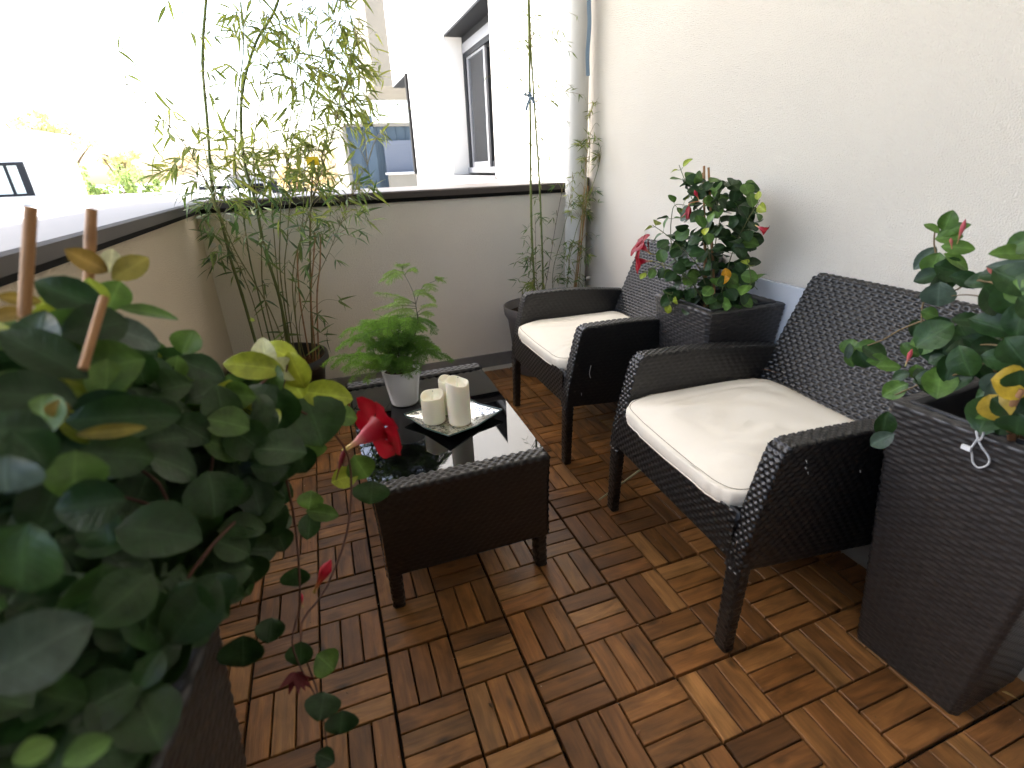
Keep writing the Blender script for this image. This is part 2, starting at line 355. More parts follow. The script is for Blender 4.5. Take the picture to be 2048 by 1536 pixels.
# window
w=MB(); x0,x1=1.60,1.66
w.box((x0,4.30,1.03),(x1,4.385,2.20)); w.box((x0,2.98,1.03),(x1,3.03,2.20)); w.box((x0,3.03,2.02),(x1,4.30,2.20))
wf=bld(w,'window_frame',M['frame'],b,False)
for bx in (((1.585,2.985,1.0),(1.67,4.38,1.05)),((1.592,2.99,2.06),(1.606,4.37,2.14))):
    w=MB(); w.box(*bx); o=w.build('window_track',M['frame_light'],wf,False); o.data.transform(Matrix.Translation(-Vector(b.location)))
for (ya,yb,xx) in ((3.72,4.30,1.612),(3.03,3.75,1.635)):
    w=MB(); t=.045
    w.box((xx,ya,1.05),(xx+.02,ya+t,2.05)); w.box((xx,yb-t,1.05),(xx+.02,yb,2.05)); w.box((xx,ya+t,1.05),(xx+.02,yb-t,1.10)); w.box((xx,ya+t,2.0),(xx+.02,yb-t,2.05))
    o=w.build('sash',M['frame_light'] if xx<1.62 else M['frame'],wf,False); o.data.transform(Matrix.Translation(-Vector(b.location)))
    if xx>1.62: continue
    w=MB(); w.box((xx+.008,ya+t,1.10),(xx+.012,yb-t,2.0)); o=w.build('pane',M['pane'],wf,False); o.data.transform(Matrix.Translation(-Vector(b.location)))
w=MB(); w.box((1.40,2.95,.955),(1.60,4.42,.985)); bld(w,'window_sill',M['frame_light'],b,False)
w=MB(); ys=np.linspace(3.78,4.08,60); P=np.zeros((60,2,3)); 
for k,y in enumerate(ys): P[k,:,0]=1.80+.02*math.sin(k*1.1); P[k,:,1]=y; P[k,0,2]=1.0; P[k,1,2]=2.2
w.grid(P); bld(w,'curtain',principled('grey_curtain',(.10,.095,.085),.9,.1),b)
w=MB(); w.box((2.2,2.985,1.0),(2.3,4.38,2.21)); w.box((1.70,2.985,1.0015),(2.2,4.38,1.006)); bld(w,'room_shade_panels',M['darkgap'],b,False)  # black panels painted in for the darkness of the room
w=MB()
for k in range(6): w.box((1.405,4.83,1.93+k*.028),(1.418,4.93,1.945+k*.028))
w.box((1.414,4.80,1.91),(1.419,4.96,2.10)); bld(w,'wall_vent',M['white_wall'],b,False)

# downpipe
b=empty('downpipe',(1.335,1.39,0),'white rainwater downpipe rising in the corner beside the small bamboo','pipe')
mb=MB(); mb.tube([(1.333,1.38,-.02),(1.333,1.38,.98),(1.333,1.38,2.5)],.056,40); bld(mb,'pipe',M['pvc'],b)
mb=MB(); mb.lathe([(.059,0),(.063,.002),(.063,.038),(.059,.04)],(1.333,1.38,.80),40); mb.box((1.335,1.385,.812),(1.42,1.40,.828)); bld(mb,'bracket',M['pvc'],b)
mb=MB(); mb.box((1.386,1.395,.90),(1.4185,1.425,.985)); bld(mb,'coping_end',M['coping'],b,False)
# wall tap knob
b=empty('wall_tap',(1.40,1.36,.455),'small black knob on a white socket low on the wall by the pipe','tap')
mb=MB(); mb.tube([(1.42,1.36,.455),(1.385,1.36,.455)],.008,12); bld(mb,'spindle',M['white_plastic'],b)
mb=MB()
for k in range(5):
    a=k*2*PI/5; mb.tube([(1.385,1.36+.012*math.cos(a),.455+.012*math.sin(a)),(1.368,1.36+.012*math.cos(a),.455+.012*math.sin(a))],.008,10)
mb.tube([(1.386,1.36,.455),(1.366,1.36,.455)],.013,14); bld(mb,'knob',M['black_plastic'],b)

# ==================================================================  CHAIRS
def chair_side(side):
    """one wicker arm panel with its front and top ribbon; y is across the chair"""
    Wd=.60; t=.050; yo=side*Wd/2; yi=side*(Wd/2-t); r=.006
    fz=np.array([.235,.30,.39,.50,.528,.540]); fx=np.array([.006,.012,.030,.056,.066,.080])
    def Fx(z): return np.interp(z,fz,fx)
    zt0,zt1,xb1=.540,.505,.565
    def top(u): return zt0+(zt1-zt0)*u+.012*np.sin(PI*u)
    mb=MB()
    for y,fl in ((yo-side*.003,side>0),(yi+side*.003,side<0)):
        def Pf(U,V,y=y):
            zf=.245+V*(.532-.245); zb=.205+V*(zt1-.205)
            xf=Fx(zf)+.004; xb=.50+.065*V
            z=zf*(1-U)+zb*U+.012*np.sin(PI*U)*V
            return A3(xf*(1-U)+xb*U,y,z)
        weave(mb,Pf,.52,.29,flip=(fl),amp=.0013)
    # front ribbon (up the front) then top ribbon
    path=[(Fx(z),z) for z in np.linspace(.235,.53,24)]
    path+=[(.066+.014*math.sin(a)*1.0,.526+.014*(1-math.cos(a))+0) for a in np.linspace(.3,1.4,5)]
    path+=[(.082+(xb1-.082)*u,float(top(u))+.0) for u in np.linspace(.02,1,30)]
    path=np.array(path); d=np.gradient(path,axis=0); d/=np.linalg.norm(d,axis=1)[:,None]
    nrm=np.stack([-d[:,1],d[:,0]],1); L=np.concatenate([[0],np.cumsum(np.linalg.norm(np.diff(path,axis=0),axis=1))]); Lt=L[-1]; L=L/Lt
    def Rf(U,V):
        # U across width, V along path
        px=np.interp(V,L,path[:,0]); pz=np.interp(V,L,path[:,1]); nx=np.interp(V,L,nrm[:,0]); nz=np.interp(V,L,nrm[:,1])
        s=2*U-1; edge=np.clip((np.abs(s)-(1-2*r/t))/(2*r/t),0,1); dep=-r*(1-np.sqrt(np.clip(1-edge**2,0,1)))
        y=(yi*(1-U)+yo*U)
        return A3(px+nx*dep,y,pz+nz*dep)
    weave(mb,Rf,t*1.25,Lt,rh=.0115,cw=.021,amp=.003,over=.62,flip=(side<0))
    # bottom closing strip
    mb.add([(.03,yo-side*.004,.247),(.03,yi+side*.004,.247),(.52,yi+side*.004,.207),(.52,yo-side*.004,.207)],[(0,1,2,3)])
    return mb
def leg_tube(p0,p1,w0,w1,d0,d1):
    mb=MB()
    def Pf(U,V):
        a=U*2*PI; c=sgn_pow(np.cos(a),.45); s=sgn_pow(np.sin(a),.45)
        w=(w0+(w1-w0)*V)/2; d=(d0+(d1-d0)*V)/2
        return A3(p0[0]+(p1[0]-p0[0])*V+c*d,p0[1]+(p1[1]-p0[1])*V+s*w,p0[2]+(p1[2]-p0[2])*V)
    L=math.dist(p0,p1)
    weave(mb,Pf,.16,L,rh=.0115,cw=.0265,amp=.0022,over=.6,su=8)
    mb.add([(p0[0]-d0/2*.9,p0[1]-w0/2*.9,p0[2]+.001),(p0[0]+d0/2*.9,p0[1]-w0/2*.9,p0[2]+.001),(p0[0]+d0/2*.9,p0[1]+w0/2*.9,p0[2]+.001),(p0[0]-d0/2*.9,p0[1]+w0/2*.9,p0[2]+.001)],[(0,3,2,1)])
    return mb
def make_chair():
    b=empty('wicker_armchair',(0,0,0),'x','armchair','dark wicker armchairs against the wall')
    for sd in (-1,1): chair_side(sd).build('arm',M['wicker'],b)
    for sd in (-1,1):
        leg_tube((.020,sd*.278,0),(.026,sd*.276,.262),.038,.043,.024,.032).build('leg',M['wicker'],b)
        leg_tube((.60,sd*.262,0),(.53,sd*.266,.24),.040,.046,.036,.046).build('leg',M['wicker'],b)
    mb=MB()
    def Pf(U,V): return A3(.010+.004*V,(.2575-.515*U),.252+.118*V)
    weave(mb,Pf,.515,.13)
    mb.box((.022,-.2575,.256),(.034,.2575,.368))
    mb.build('front_apron',M['wicker'],b)
    mb=MB(); mb.box((.034,-.255,.345),(.50,.255,.3665)); mb.build('seat_base',M['wicker'],b,False)
    # backrest
    mb=MB(); hw=.25
    def lx(V): return .495+.150*V+.0*V
    def lz(V): return .36+.362*V
    def lh(V): return .262-.012*V
    th=.030
    def Bf(U,V):
        h=lh(V); rc=np.clip((V-.93)/.07,0,1); h=h-.012*(1-np.sqrt(np.clip(1-rc**2,0,1)))
        return A3(lx(V)+.012*np.sin(PI*U)*V,h*(1-2*U),lz(V))
    weave(mb,Bf,.51,.39,rh=.0122,cw=.0245,amp=.0046,over=.66,sv=6,pw=.9)
    def Bb(U,V): return Bf(U,V)+np.array([th,0,-.008])
    weave(mb,Bb,.51,.39,rh=.0118,cw=.0235,amp=.002,flip=True,su=4,sv=3)
    def Tp(U,V):   # top ribbon: U across thickness, V along width
        P0=Bf(V,np.ones_like(V)); a=PI*U
        return P0+np.stack([th*(1-np.cos(a))/2,np.zeros_like(a),-.008*U+.011*np.sin(a)],-1)
    weave(mb,Tp,.045,.5,rh=.0118,cw=.023,amp=.002,flip=True)
    for u0,fl in ((0.,False),(1.,True)):
        def Sd(U,V,u0=u0):
            P0=Bf(np.full_like(V,u0),V); a=PI*U
            return P0+np.stack([th*(1-np.cos(a))/2,(1 if u0<.5 else -1)*.009*np.sin(a),-.008*U],-1)
        weave(mb,Sd,.045,.39,rh=.0118,cw=.023,amp=.002,flip=not fl)
    mb.build('backrest',M['wicker'],b)
    return b
ch=make_chair(); ch.location=(.7442,.5766,.001); ch.rotation_euler.z=-.010
ch['label']='dark wicker armchair near the downpipe, the farther one, beside the pot of slim bamboo'
ch2=copy_tree(ch); ch2.location=(.745,-.2957,.001); ch2.rotation_euler.z=-.054
ch2['label']='dark wicker armchair nearer the camera, between the two square planters'

def cushion(loc,rz,label,seed,fold):
    nth=200; hx,hy=.252,.248
    th=np.linspace(0,2*PI,nth,endpoint=False)
    c=np.cos(th); s=np.sin(th); p=2/9
    ox=sgn_pow(c,p)*hx; oy=sgn_pow(s,p)*hy
    layers=[(.16,.000),(.03,.0),(.004,.001),(.0,.005),(-.003,.014),(-.004,.026),(-.003,.038),(.000,.0455),(.002,.0445),(.0045,.0465),(.011,.0495),(.024,.0535),(.045,.057)]
    layers+=[(d,.0585+.005*min(1,(d-.05)/.1)) for d in np.linspace(.055,.235,34)]
    P=np.zeros((nth,len(layers),3))
    for k,(d,z) in enumerate(layers):
        f=1-d/.25; P[:,k,0]=ox*f+.0; P[:,k,1]=oy*f; P[:,k,2]=z
    for i in range(nth):
        for k in range(len(layers)):
            x,y,z=P[i,k]; w=min(1,max(0,(z-.04)/.02))
            nz=noise.noise(Vector((x*3+seed,y*13+x*6,0)))*.0105+noise.noise(Vector((x*11+seed*2,y*34+3*noise.noise(Vector((x*4,y*4,seed))),1)))*.006+noise.noise(Vector((x*3,y*3,seed+5)))*.003
            P[i,k,2]+=nz*w
            # tufted seam gathers on the boxing
            if 3<=k<=7: 
                g=noise.noise(Vector((x*45,y*45,seed)))*.0045; P[i,k,0]+=g*c[i]; P[i,k,1]+=g*s[i]
            # sag at the front corners / lift in the middle
            P[i,k,2]+= -.010*max(0,(-x-.12)/.12)**2
            P[i,k,0]+= -.008*math.cos(min(1,abs(y)/.25)*PI/2)*max(0,-x/.245)
    b=empty('seat_cushion',loc,label,'cushion','cream seat cushions on the wicker armchairs',rz)
    mb=MB(); mb.grid(P,None,(1,1,1),closed_u=True); 
    mb.add(P[:,-1],[tuple(range(nth))]); mb.add(P[:,0],[tuple(range(nth))[::-1]])
    mb.build('cover',M['cushion'],b)
    mb=MB()
    pts=np.vstack([P[:,3],P[:1,3]]); pts[:,2]+=.0006; mb.tube(pts,.0024,6,cap=False); mb.build('piping',M['cushion'],b)
    mb=MB(); pts=np.vstack([P[:,9],P[:1,9]]); pts[:,2]+=.0004; mb.tube(pts,.0010,5,cap=False); mb.build('seam',M['seam'],b)
    return b
def chair_pt(chx,chy,rz,lx,ly,z): return (chx+math.cos(rz)*lx-math.sin(rz)*ly, chy+math.sin(rz)*lx+math.cos(rz)*ly, z)
cushion(chair_pt(.7442,.5766,-.01,.268,0,.369),-.01,'cream seat cushion on the farther armchair, beside the downpipe corner',1.3,0)
cushion(chair_pt(.745,-.2957,-.054,.262,0,.369),-.054,'cream seat cushion on the nearer armchair, with soft creases across it',6.1,1)

def thread(chair,pts,Y,r=.0011):
    mb=MB(); c=curve([on(x,y,1,Y) for x,y in pts],14); l=Vector(chair.location); rot=Matrix.Rotation(-chair.rotation_euler.z,3,'Z')
    c=np.array([tuple(rot@(Vector(p)-l)) for p in c]); mb.tube(c,r,5); mb.build('loose_thread',M['cord'],chair)
thread(ch,[(1182,731),(1180,740),(1179,748),(1181,756)],.271); thread(ch,[(1163,786),(1163,791)],.271,.0008)
for q_ in ((1612,921,1614,926),(1611,935,1613,938),(1616,944,1617,949),(1720,940,1721,945)): thread(ch2,[(q_[0],q_[1]),(q_[2],q_[3])],-.622,.0009)
# ==================================================================  TABLE
tb=empty('coffee_table',(.258,.187,0.001),'low dark wicker coffee table with a black glass top standing on the deck','table',None,-.007)
HT=.362
for sd,wt in ((-1,.452),(1,.490)):
    mb=MB(); y0=sd*.3655; y1=sd*(.3655-.050)
    def hw(z,wt=wt): return np.interp(z,[0,.11,.2,.28,.33,HT],[.224,.221,.2205,.222,.2245,.226])*(wt/.452)
    for y,fl in ((y0-sd*.003,sd>0),(y1+sd*.003,sd<0)):
        def Pf(U,V,y=y):
            z=.112+V*(HT-.006-.112); return A3((2*U-1)*(hw(z)-.003),y,z)
        weave(mb,Pf,.45,.25,flip=fl,amp=.0012)
    def Tf(U,V,y0=y0,y1=y1):
        s=2*V-1; r=.012; e=np.clip((np.abs(s)-.55)/.45,0,1); dep=-r*(1-np.sqrt(np.clip(1-e**2,0,1)))
        e2=np.clip((np.abs(2*U-1)-.95)/.05,0,1)
        return A3((2*U-1)*hw(HT),y0*(1-V)+y1*V,HT+.006+dep-.010*(1-np.sqrt(np.clip(1-e2**2,0,1))))
    weave(mb,Tf,.45,.056,rh=.0115,cw=.024,amp=.003,flip=(sd>0))
    for sx in (-1,1):
        def Ef(U,V,sx=sx,y0=y0,y1=y1):
            z=.112+V*(HT+.004-.112); return A3(sx*hw(z),y0*(1-U)+y1*U,z)
        weave(mb,Ef,.05,.25,cw=.024,amp=.0025,flip=(sx*sd>0))
    mb.add([(-.2,y0,.113),(.2,y0,.113),(.2,y1,.113),(-.2,y1,.113)],[(0,1,2,3)])
    mb.build('end_panel',M['wicker'],tb)
    for sx in (-1,1):
        leg_tube((sx*.2035,sd*.340,0),(sx*.2015,sd*.340,.115),.040,.042,.030,.032).build('leg',M['wicker'],tb)
for sx in (-1,1):
    mb=MB()
    def Pf(U,V,sx=sx): return A3(sx*(.218+.016*U),(2*U-1)*.318,.275+V*.07)
    weave(mb,Pf,.63,.07,flip=(sx<0)); mb.build('side_rail',M['wicker'],tb)
mb=MB(); V=[(-.229,-.3155,HT-.002),(.229,-.3155,HT-.002),(.243,.3155,HT-.002),(-.243,.3155,HT-.002)]; V2=[(x,y,z-.006) for x,y,z in V]
mb.add(V+V2,[(0,1,2,3),(7,6,5,4),(0,4,5,1),(1,5,6,2),(2,6,7,3),(3,7,4,0)]); mb.build('glass_top',M['glass'],tb,False)
ZT=HT

# plate + candles
b=empty('square_plate',(.305,.14,ZT),'square mirrored plate with a black scroll pattern, under the candles','plate',None,R(26.9))
n=24; g=np.linspace(-1,1,n); P=np.zeros((n,n,3)); U,V=np.meshgrid(g,g,indexing='ij')
hz=.0035+.018*(np.maximum(np.abs(U),np.abs(V))**3)*(.35+.65*(np.abs(U*V)))
P=np.stack([U*.105,V*.105,hz],-1); mb=MB(); mb.grid(P,np.stack([U*.105,V*.105],-1)); 
mb.build('dish',M['plate'],b)
edge=np.vstack([P[0,:],P[1:,-1],P[-1,-2::-1],P[-2::-1,0]]); mb=MB(); mb.tube(edge,.0026,6,cap=False)
mb.grid(np.stack([P[...,0],P[...,1],P[...,2]-.0032],-1)[::-1]); mb.build('glass_rim',principled('green_glass_edge',(.03,.07,.065),.1,.6),b)
def candle(x,y,h,r,label,seed,dip):
    b=empty('pillar_candle',(x,y,ZT+.007),label,'candle','ivory pillar candles on the mirrored plate')
    n=64; th=np.linspace(0,2*PI,n,endpoint=False); 
    rim=np.array([h+dip*math.cos(t-seed)+.0022*math.sin(3*t+seed) for t in th])
    prof=[(0,0,0),(r*.93,0,0),(r*.985,.003,0),(r,.01,0),(r*1.0,.5,1),(r,.94,1),(r*.99,.985,1),(r*.955,1.,1),(r*.88,.992,1),(r*.83,.96,1),(r*.80,.90,1),(r*.70,.85,2),(r*.4,.83,2),(0.0001,.83,2)]
    P=np.zeros((n,len(prof),3))
    for k,(rr,z,md) in enumerate(prof):
        P[:,k,0]=np.cos(th)*rr; P[:,k,1]=np.sin(th)*rr
        P[:,k,2]= z if md==0 else (rim*z if (md==1 and z>.9) else h*z) 
        if md==1 and z>=.9 and rr<r*.9: P[:,k,2]=rim-(1-z)*h*1.3
    P[:,-3:,2]=(h-dip-.012)
    mb=MB(); mb.grid(P,None,(1,1,1),closed_u=True); mb.build('wax',M['candle'],b)
    mb=MB(); zb=h-dip-.012; mb.tube([(0,0,zb),(.0015,-.001,zb+.02),(.003,-.002,zb+.030)],[.0028,.0025,.002],8); mb.build('flame_stub',M['candle'],b)
    mb=MB(); mb.tube([(.003,-.0035,zb+.029),(.0033,-.0045,zb+.0305)],.0011,6); mb.build('wick',M['wick'],b)
candle(.315,.095,.132,.0335,'tallest ivory pillar candle, in front on the plate',2.4,.006)
candle(.246,.135,.086,.0340,'short wide ivory candle at the left of the tall one',.9,.006)
candle(.306,.176,.108,.030,'medium ivory candle half hidden behind the tall one',2.2,.004)

# white pot with asparagus fern
px,py_=.187,.322
b=empty('flower_pot',(px,py_,ZT),'small glossy white pot holding the asparagus fern on the glass table','pot')
mb=MB(); mb.lathe([(0,.002),(.038,.002),(.042,.0),(.0445,.006),(.0615,.118),(.0625,.120),(.0615,.1215),(.0595,.119),(.057,.10),(0,.10)],(px,py_,ZT),64); bld(mb,'shell',M['pot_white'],b)
mb=MB(); mb.lathe([(.056,.0),(.03,.006),(0,.009)],(px,py_,ZT+.1025),30); bld(mb,'soil',M['soil'],b)

# ==================================================================  LEAF TOOLS
def nrmz(v): return v/(np.linalg.norm(v)+1e-12)
def leaf_grid(kind):
    if kind=='oval': ss=np.array([0,.08,.2,.38,.55,.72,.86,.95,1.]); hw=np.array([.02,.38,.72,.97,1.0,.86,.56,.26,.0])
    elif kind=='lance': ss=np.array([0,.08,.25,.5,.75,1.]); hw=np.array([.05,.55,1.0,.85,.45,.0])
    t=np.array([-1,-.5,0,.5,1.]) if kind=='oval' else np.array([-1,0,1.])
    return ss,hw,t
def add_leaf(mb, base, d, nrm, L, W, col, kind='oval', fold=.25, curl=.25, wav=0.):
    d=nrmz(np.asarray(d,float)); nrm=np.asarray(nrm,float); nrm=nrm-d*np.dot(nrm,d)
    if np.linalg.norm(nrm)<1e-4: nrm=np.cross(d,np.array([.3,.5,.8]))
    nrm=nrmz(nrm); s=np.cross(d,nrm)
    ss,hw,t=leaf_grid(kind)
    Sg,Tg=np.meshgrid(ss,t,indexing='ij'); H=hw[:,None]*np.ones_like(Tg)
    a=curl*Sg
    along=np.sin(a)/max(curl,1e-3) if curl>1e-3 else Sg; drop=-(1-np.cos(a))/max(curl,1e-3) if curl>1e-3 else 0*Sg
    lat=Tg*H*W/2; up=fold*np.abs(Tg)*H*W/2 + drop*L + wav*W*np.sin(Sg*9+Tg*2)*np.abs(Tg)*.5
    P=np.asarray(base,float)+along[...,None]*L*d+lat[...,None]*s+up[...,None]*nrm
    c=np.asarray(col,float)
    C=np.broadcast_to(c,(len(ss),len(t),3)).copy(); C[:,len(t)//2]=c*1.25+.012
    mb.grid(P,np.stack([Sg,Tg],-1),C)
def add_veins(m):
    nt=m.node_tree; n=N(nt); p=[x for x in nt.nodes if x.type=='BSDF_PRINCIPLED'][0]; tr=[x for x in nt.nodes if x.type=='BSDF_TRANSLUCENT'][0]
    src=p.inputs['Base Color'].links[0].from_socket
    uv=n('ShaderNodeUVMap'); sp=n('ShaderNodeSeparateXYZ'); n.l(uv.outputs[0],sp.inputs[0])
    ab=n('ShaderNodeMath',operation='ABSOLUTE'); n.l(sp.outputs['Y'],ab.inputs[0])
    a1=n('ShaderNodeMath',operation='MULTIPLY_ADD'); a1.inputs[1].default_value=-.17; n.l(ab.outputs[0],a1.inputs[0]); n.l(sp.outputs['X'],a1.inputs[2])
    a2=n('ShaderNodeMath',operation='MULTIPLY'); a2.inputs[1].default_value=8; n.l(a1.outputs[0],a2.inputs[0])
    pp=n('ShaderNodeMath',operation='PINGPONG'); pp.inputs[1].default_value=.5; n.l(a2.outputs[0],pp.inputs[0])
    mr=n('ShaderNodeMapRange'); mr.inputs['From Min'].default_value=0; mr.inputs['From Max'].default_value=.10; mr.inputs['To Min'].default_value=1; mr.inputs['To Max'].default_value=0; n.l(pp.outputs[0],mr.inputs['Value'])
    m2=n('ShaderNodeMapRange'); m2.inputs['From Min'].default_value=0; m2.inputs['From Max'].default_value=.09; m2.inputs['To Min'].default_value=2.2; m2.inputs['To Max'].default_value=0; n.l(ab.outputs[0],m2.inputs['Value'])
    mx=n('ShaderNodeMath',operation='MAXIMUM'); n.l(mr.outputs[0],mx.inputs[0]); n.l(m2.outputs[0],mx.inputs[1])
    tc=n('ShaderNodeTexCoord'); nz=n('ShaderNodeTexNoise'); nz.inputs['Scale'].default_value=70; nz.inputs['Detail'].default_value=4; n.l(tc.outputs['Object'],nz.inputs['Vector'])
    mn=n('ShaderNodeMapRange'); mn.inputs['From Min'].default_value=.3; mn.inputs['From Max'].default_value=.7; mn.inputs['To Min'].default_value=.72; mn.inputs['To Max'].default_value=1.25; n.l(nz.outputs['Fac'],mn.inputs['Value'])
    ad=n('ShaderNodeMath',operation='MULTIPLY_ADD'); ad.inputs[1].default_value=.13; n.l(mx.outputs[0],ad.inputs[0]); n.l(mn.outputs[0],ad.inputs[2])
    sc=n('ShaderNodeVectorMath',operation='SCALE'); n.l(src,sc.inputs[0]); n.l(ad.outputs[0],sc.inputs['Scale'])
    n.l(sc.outputs[0],p.inputs['Base Color']); n.l(sc.outputs[0],tr.inputs['Color'])
    b=n('ShaderNodeBump'); b.inputs['Distance'].default_value=.00015; b.invert=True; n.l(mx.outputs[0],b.inputs['Height']); n.l(p.inputs['Normal'].links[0].from_socket,b.inputs['Normal']); n.l(b.outputs[0],p.inputs['Normal'])
add_veins(M['leaf'])
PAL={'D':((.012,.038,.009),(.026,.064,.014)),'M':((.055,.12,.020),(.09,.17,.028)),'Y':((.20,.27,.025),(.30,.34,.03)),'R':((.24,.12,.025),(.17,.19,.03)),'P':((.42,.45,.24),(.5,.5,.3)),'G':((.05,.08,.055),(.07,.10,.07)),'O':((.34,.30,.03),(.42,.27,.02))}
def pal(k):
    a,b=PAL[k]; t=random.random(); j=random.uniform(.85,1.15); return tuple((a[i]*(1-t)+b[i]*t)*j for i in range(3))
def flower(parent,base,axis,size,open_=1.,name='flower'):
    """mandevilla trumpet: yellow-white tube, pink throat, five red petals"""
    ax=nrmz(np.asarray(axis,float)); ref=np.array([0,0,1.]) if abs(ax[2])<.9 else np.array([1.,0,0]); u=nrmz(np.cross(ax,ref)); v=np.cross(ax,u)
    base=np.asarray(base,float); mb=MB()
    zs=np.array([0,.12,.25,.38,.48,.60,.68]); rs=np.array([.03,.035,.05,.10,.135,.165,.22])*1.; 
    cs=np.array([(.55,.5,.12),(.75,.6,.3),(.75,.35,.33),(.50,.05,.09),(.40,.012,.035),(.34,.004,.016),(.33,.003,.013)])
    n=20; th=np.linspace(0,2*PI,n,endpoint=False)
    P=base+size*(zs[None,:,None]*ax+rs[None,:,None]*(np.cos(th)[:,None,None]*u+np.sin(th)[:,None,None]*v))
    mb.grid(P,None,np.broadcast_to(cs[None],(n,7,3)),closed_u=True)
    for k in range(5):
        a0=k*2*PI/5+.2; ts=np.linspace(0,1,7); ws=np.linspace(-1,1,7)
        P=np.zeros((7,7,3)); C=np.zeros((7,7,3))
        for i,t in enumerate(ts):
            wd=np.interp(t,[0,.35,.7,.88,1],[.85,1.15,1.12,.85,.30])
            for j,w in enumerate(ws):
                a=a0+w*wd*.62+.26*t
                rr=.165+.42*t*open_; z=.645+.17*math.sin(t*PI*.62)*(1.2-open_*.55)-.13*t*t*open_+.035*w*w*t+.010*math.sin(3*w+k)+.006*k
                P[i,j]=base+size*(z*ax+rr*(math.cos(a)*u+math.sin(a)*v)); C[i,j]=np.array([.33,.002,.012])*(1-.12*abs(w))
        mb.grid(P,None,C)
    return mb
def bud(mb,base,axis,L,w,c0=(.5,.4,.15),c1=(.5,.02,.05)):
    ax=nrmz(np.asarray(axis,float)); ts=np.linspace(0,1,8); pts=[np.asarray(base)+ax*L*t for t in ts]
    r=np.interp(ts,[0,.3,.6,.75,1],[.25,.35,.9,1,.05])*w
    c=np.array([np.array(c0)*(1-min(1,t*2))+np.array(c1)*min(1,t*2) for t in ts])
    mb.tube(pts,r,8,c)
def img_dir(a,x,y,depth=0.):
    r=ray(x,y); rr=nrmz(RT-r*np.dot(RT,r)); uu=nrmz(UP-r*np.dot(UP,r))
    return nrmz(math.cos(R(a))*rr-math.sin(R(a))*uu+depth*r)
def img_leaf(mb,x,y,t,Lp,Wp,ang,colk,dep=None,tilt=.45,fold=.3,curl=.35):
    r=ray(x,y); dz=t*np.dot(r,FW)/1.0; sc=t/ (CF/np.dot(r,FW)) if False else t*np.dot(r,FW)/CF
    L=Lp*sc; W=Wp*sc*1.12; dep=random.uniform(-.35,.35) if dep is None else dep
    d=img_dir(ang,x,y,dep); L*=math.sqrt(1+dep*dep)
    n=nrmz(-r+tilt*np.array([random.uniform(-1,1),random.uniform(-1,1),random.uniform(-.2,1)])+.25*np.array([0,0,1]))
    add_leaf(mb,at(x,y,t)-d*L/2,d,n,L,W,pal(colk),'oval',fold,curl,.06)
GREENSTEM=(.10,.11,.04); REDSTEM=(.085,.035,.022)

# ==================================================================  PLANTERS
def planter_proto():
    b=empty('square_planter',(0,0,0),'x','planter','tall tapered wicker planters')
    s,bs,h=.1515,.105,.613
    mb=MB()
    for k in range(4):
        c,sn=math.cos(k*PI/2),math.sin(k*PI/2)
        def Pf(U,V,c=c,sn=sn):
            w=bs+(s-bs)*V; x=(2*U-1)*(w-.003); y=-w
            e=np.clip((np.abs(2*U-1)-.93)/.07,0,1); y=y+.010*(1-np.sqrt(np.clip(1-e*e,0,1)))
            return A3(c*x-sn*y,sn*x+c*y,V*h)
        weave(mb,Pf,.27,.613,rh=.0100,cw=.036,amp=.0017,over=.80,su=8,sv=4)
    mb.build('body',M['wicker_grey'],b)
    mb=MB()
    for k in range(4):
        c,sn=math.cos(k*PI/2),math.sin(k*PI/2)
        def Rf(U,V,c=c,sn=sn):   # V outer->inner
            w=s*(1-V)+(s-.026)*V; x=(2*U-1)*w; y=-w
            return A3(c*x-sn*y,sn*x+c*y,h+.004*np.sin(PI*V)-.002)
        weave(mb,Rf,.3,.027,rh=.0125,cw=.04,amp=.0018,over=.78)
    mb.build('rim',M['wicker_grey'],b)
    mb=MB()
    for k in range(4):
        c,sn=math.cos(k*PI/2),math.sin(k*PI/2); P=np.zeros((2,5,3))
        for i,u in enumerate((-1,1)):
            for j,(w,z) in enumerate(((s-.024,h+.0005),(s-.025,h+.006),(s-.029,h+.006),(s-.031,h-.01),(s-.045,h-.16))):
                x,y=u*w,-w; P[i,j]=(c*x-sn*y,sn*x+c*y,z)
        mb.grid(P)
    mb.build('liner',M['black_plastic'],b)
    mb=MB(); n=14; g=np.linspace(-1,1,n); U,V=np.meshgrid(g,g,indexing='ij'); Z=h-.085+.008*rng.random((n,n)); mb.grid(np.stack([U*.112,V*.112,Z],-1)); mb.build('soil',M['soil'],b)
    return b
pl=planter_proto(); pl.location=(1.262,.155,0.001); pl.rotation_euler.z=-.033; pl['label']='tall tapered wicker planter standing between the two armchairs'
pl2=copy_tree(pl); pl2.location=(1.163,-.7714,.001); pl2.rotation_euler.z=.036; pl2['label']='tall tapered wicker planter in the right foreground, with a white string loop on its side'
pl3=copy_tree(pl); pl3.location=(-.325,-.838,.001); pl3.rotation_euler.z=-.12; pl3['label']='dark tapered wicker planter at the lower left, mostly hidden by leaves'

def canes(parent,lst,r=.0045,name='support_cane'):
    for p0,p1 in lst:
        p0=np.asarray(p0,float);p1=np.asarray(p1,float); mb=MB(); n=40; ts=np.linspace(0,1,n); L=np.linalg.norm(p1-p0)
        pts=p0+(p1-p0)*ts[:,None]; ph=random.random()
        d=np.mod(ts*L/.16+ph,1); knot=np.exp(-((d-.5)/.035)**2)
        rr=r*(1+.16*knot); c=np.array([.32,.165,.065])*(1-.35*knot[:,None])*random.uniform(.9,1.1)
        mb.tube(pts,rr,10,c); bld(mb,name,M['cane'],parent)

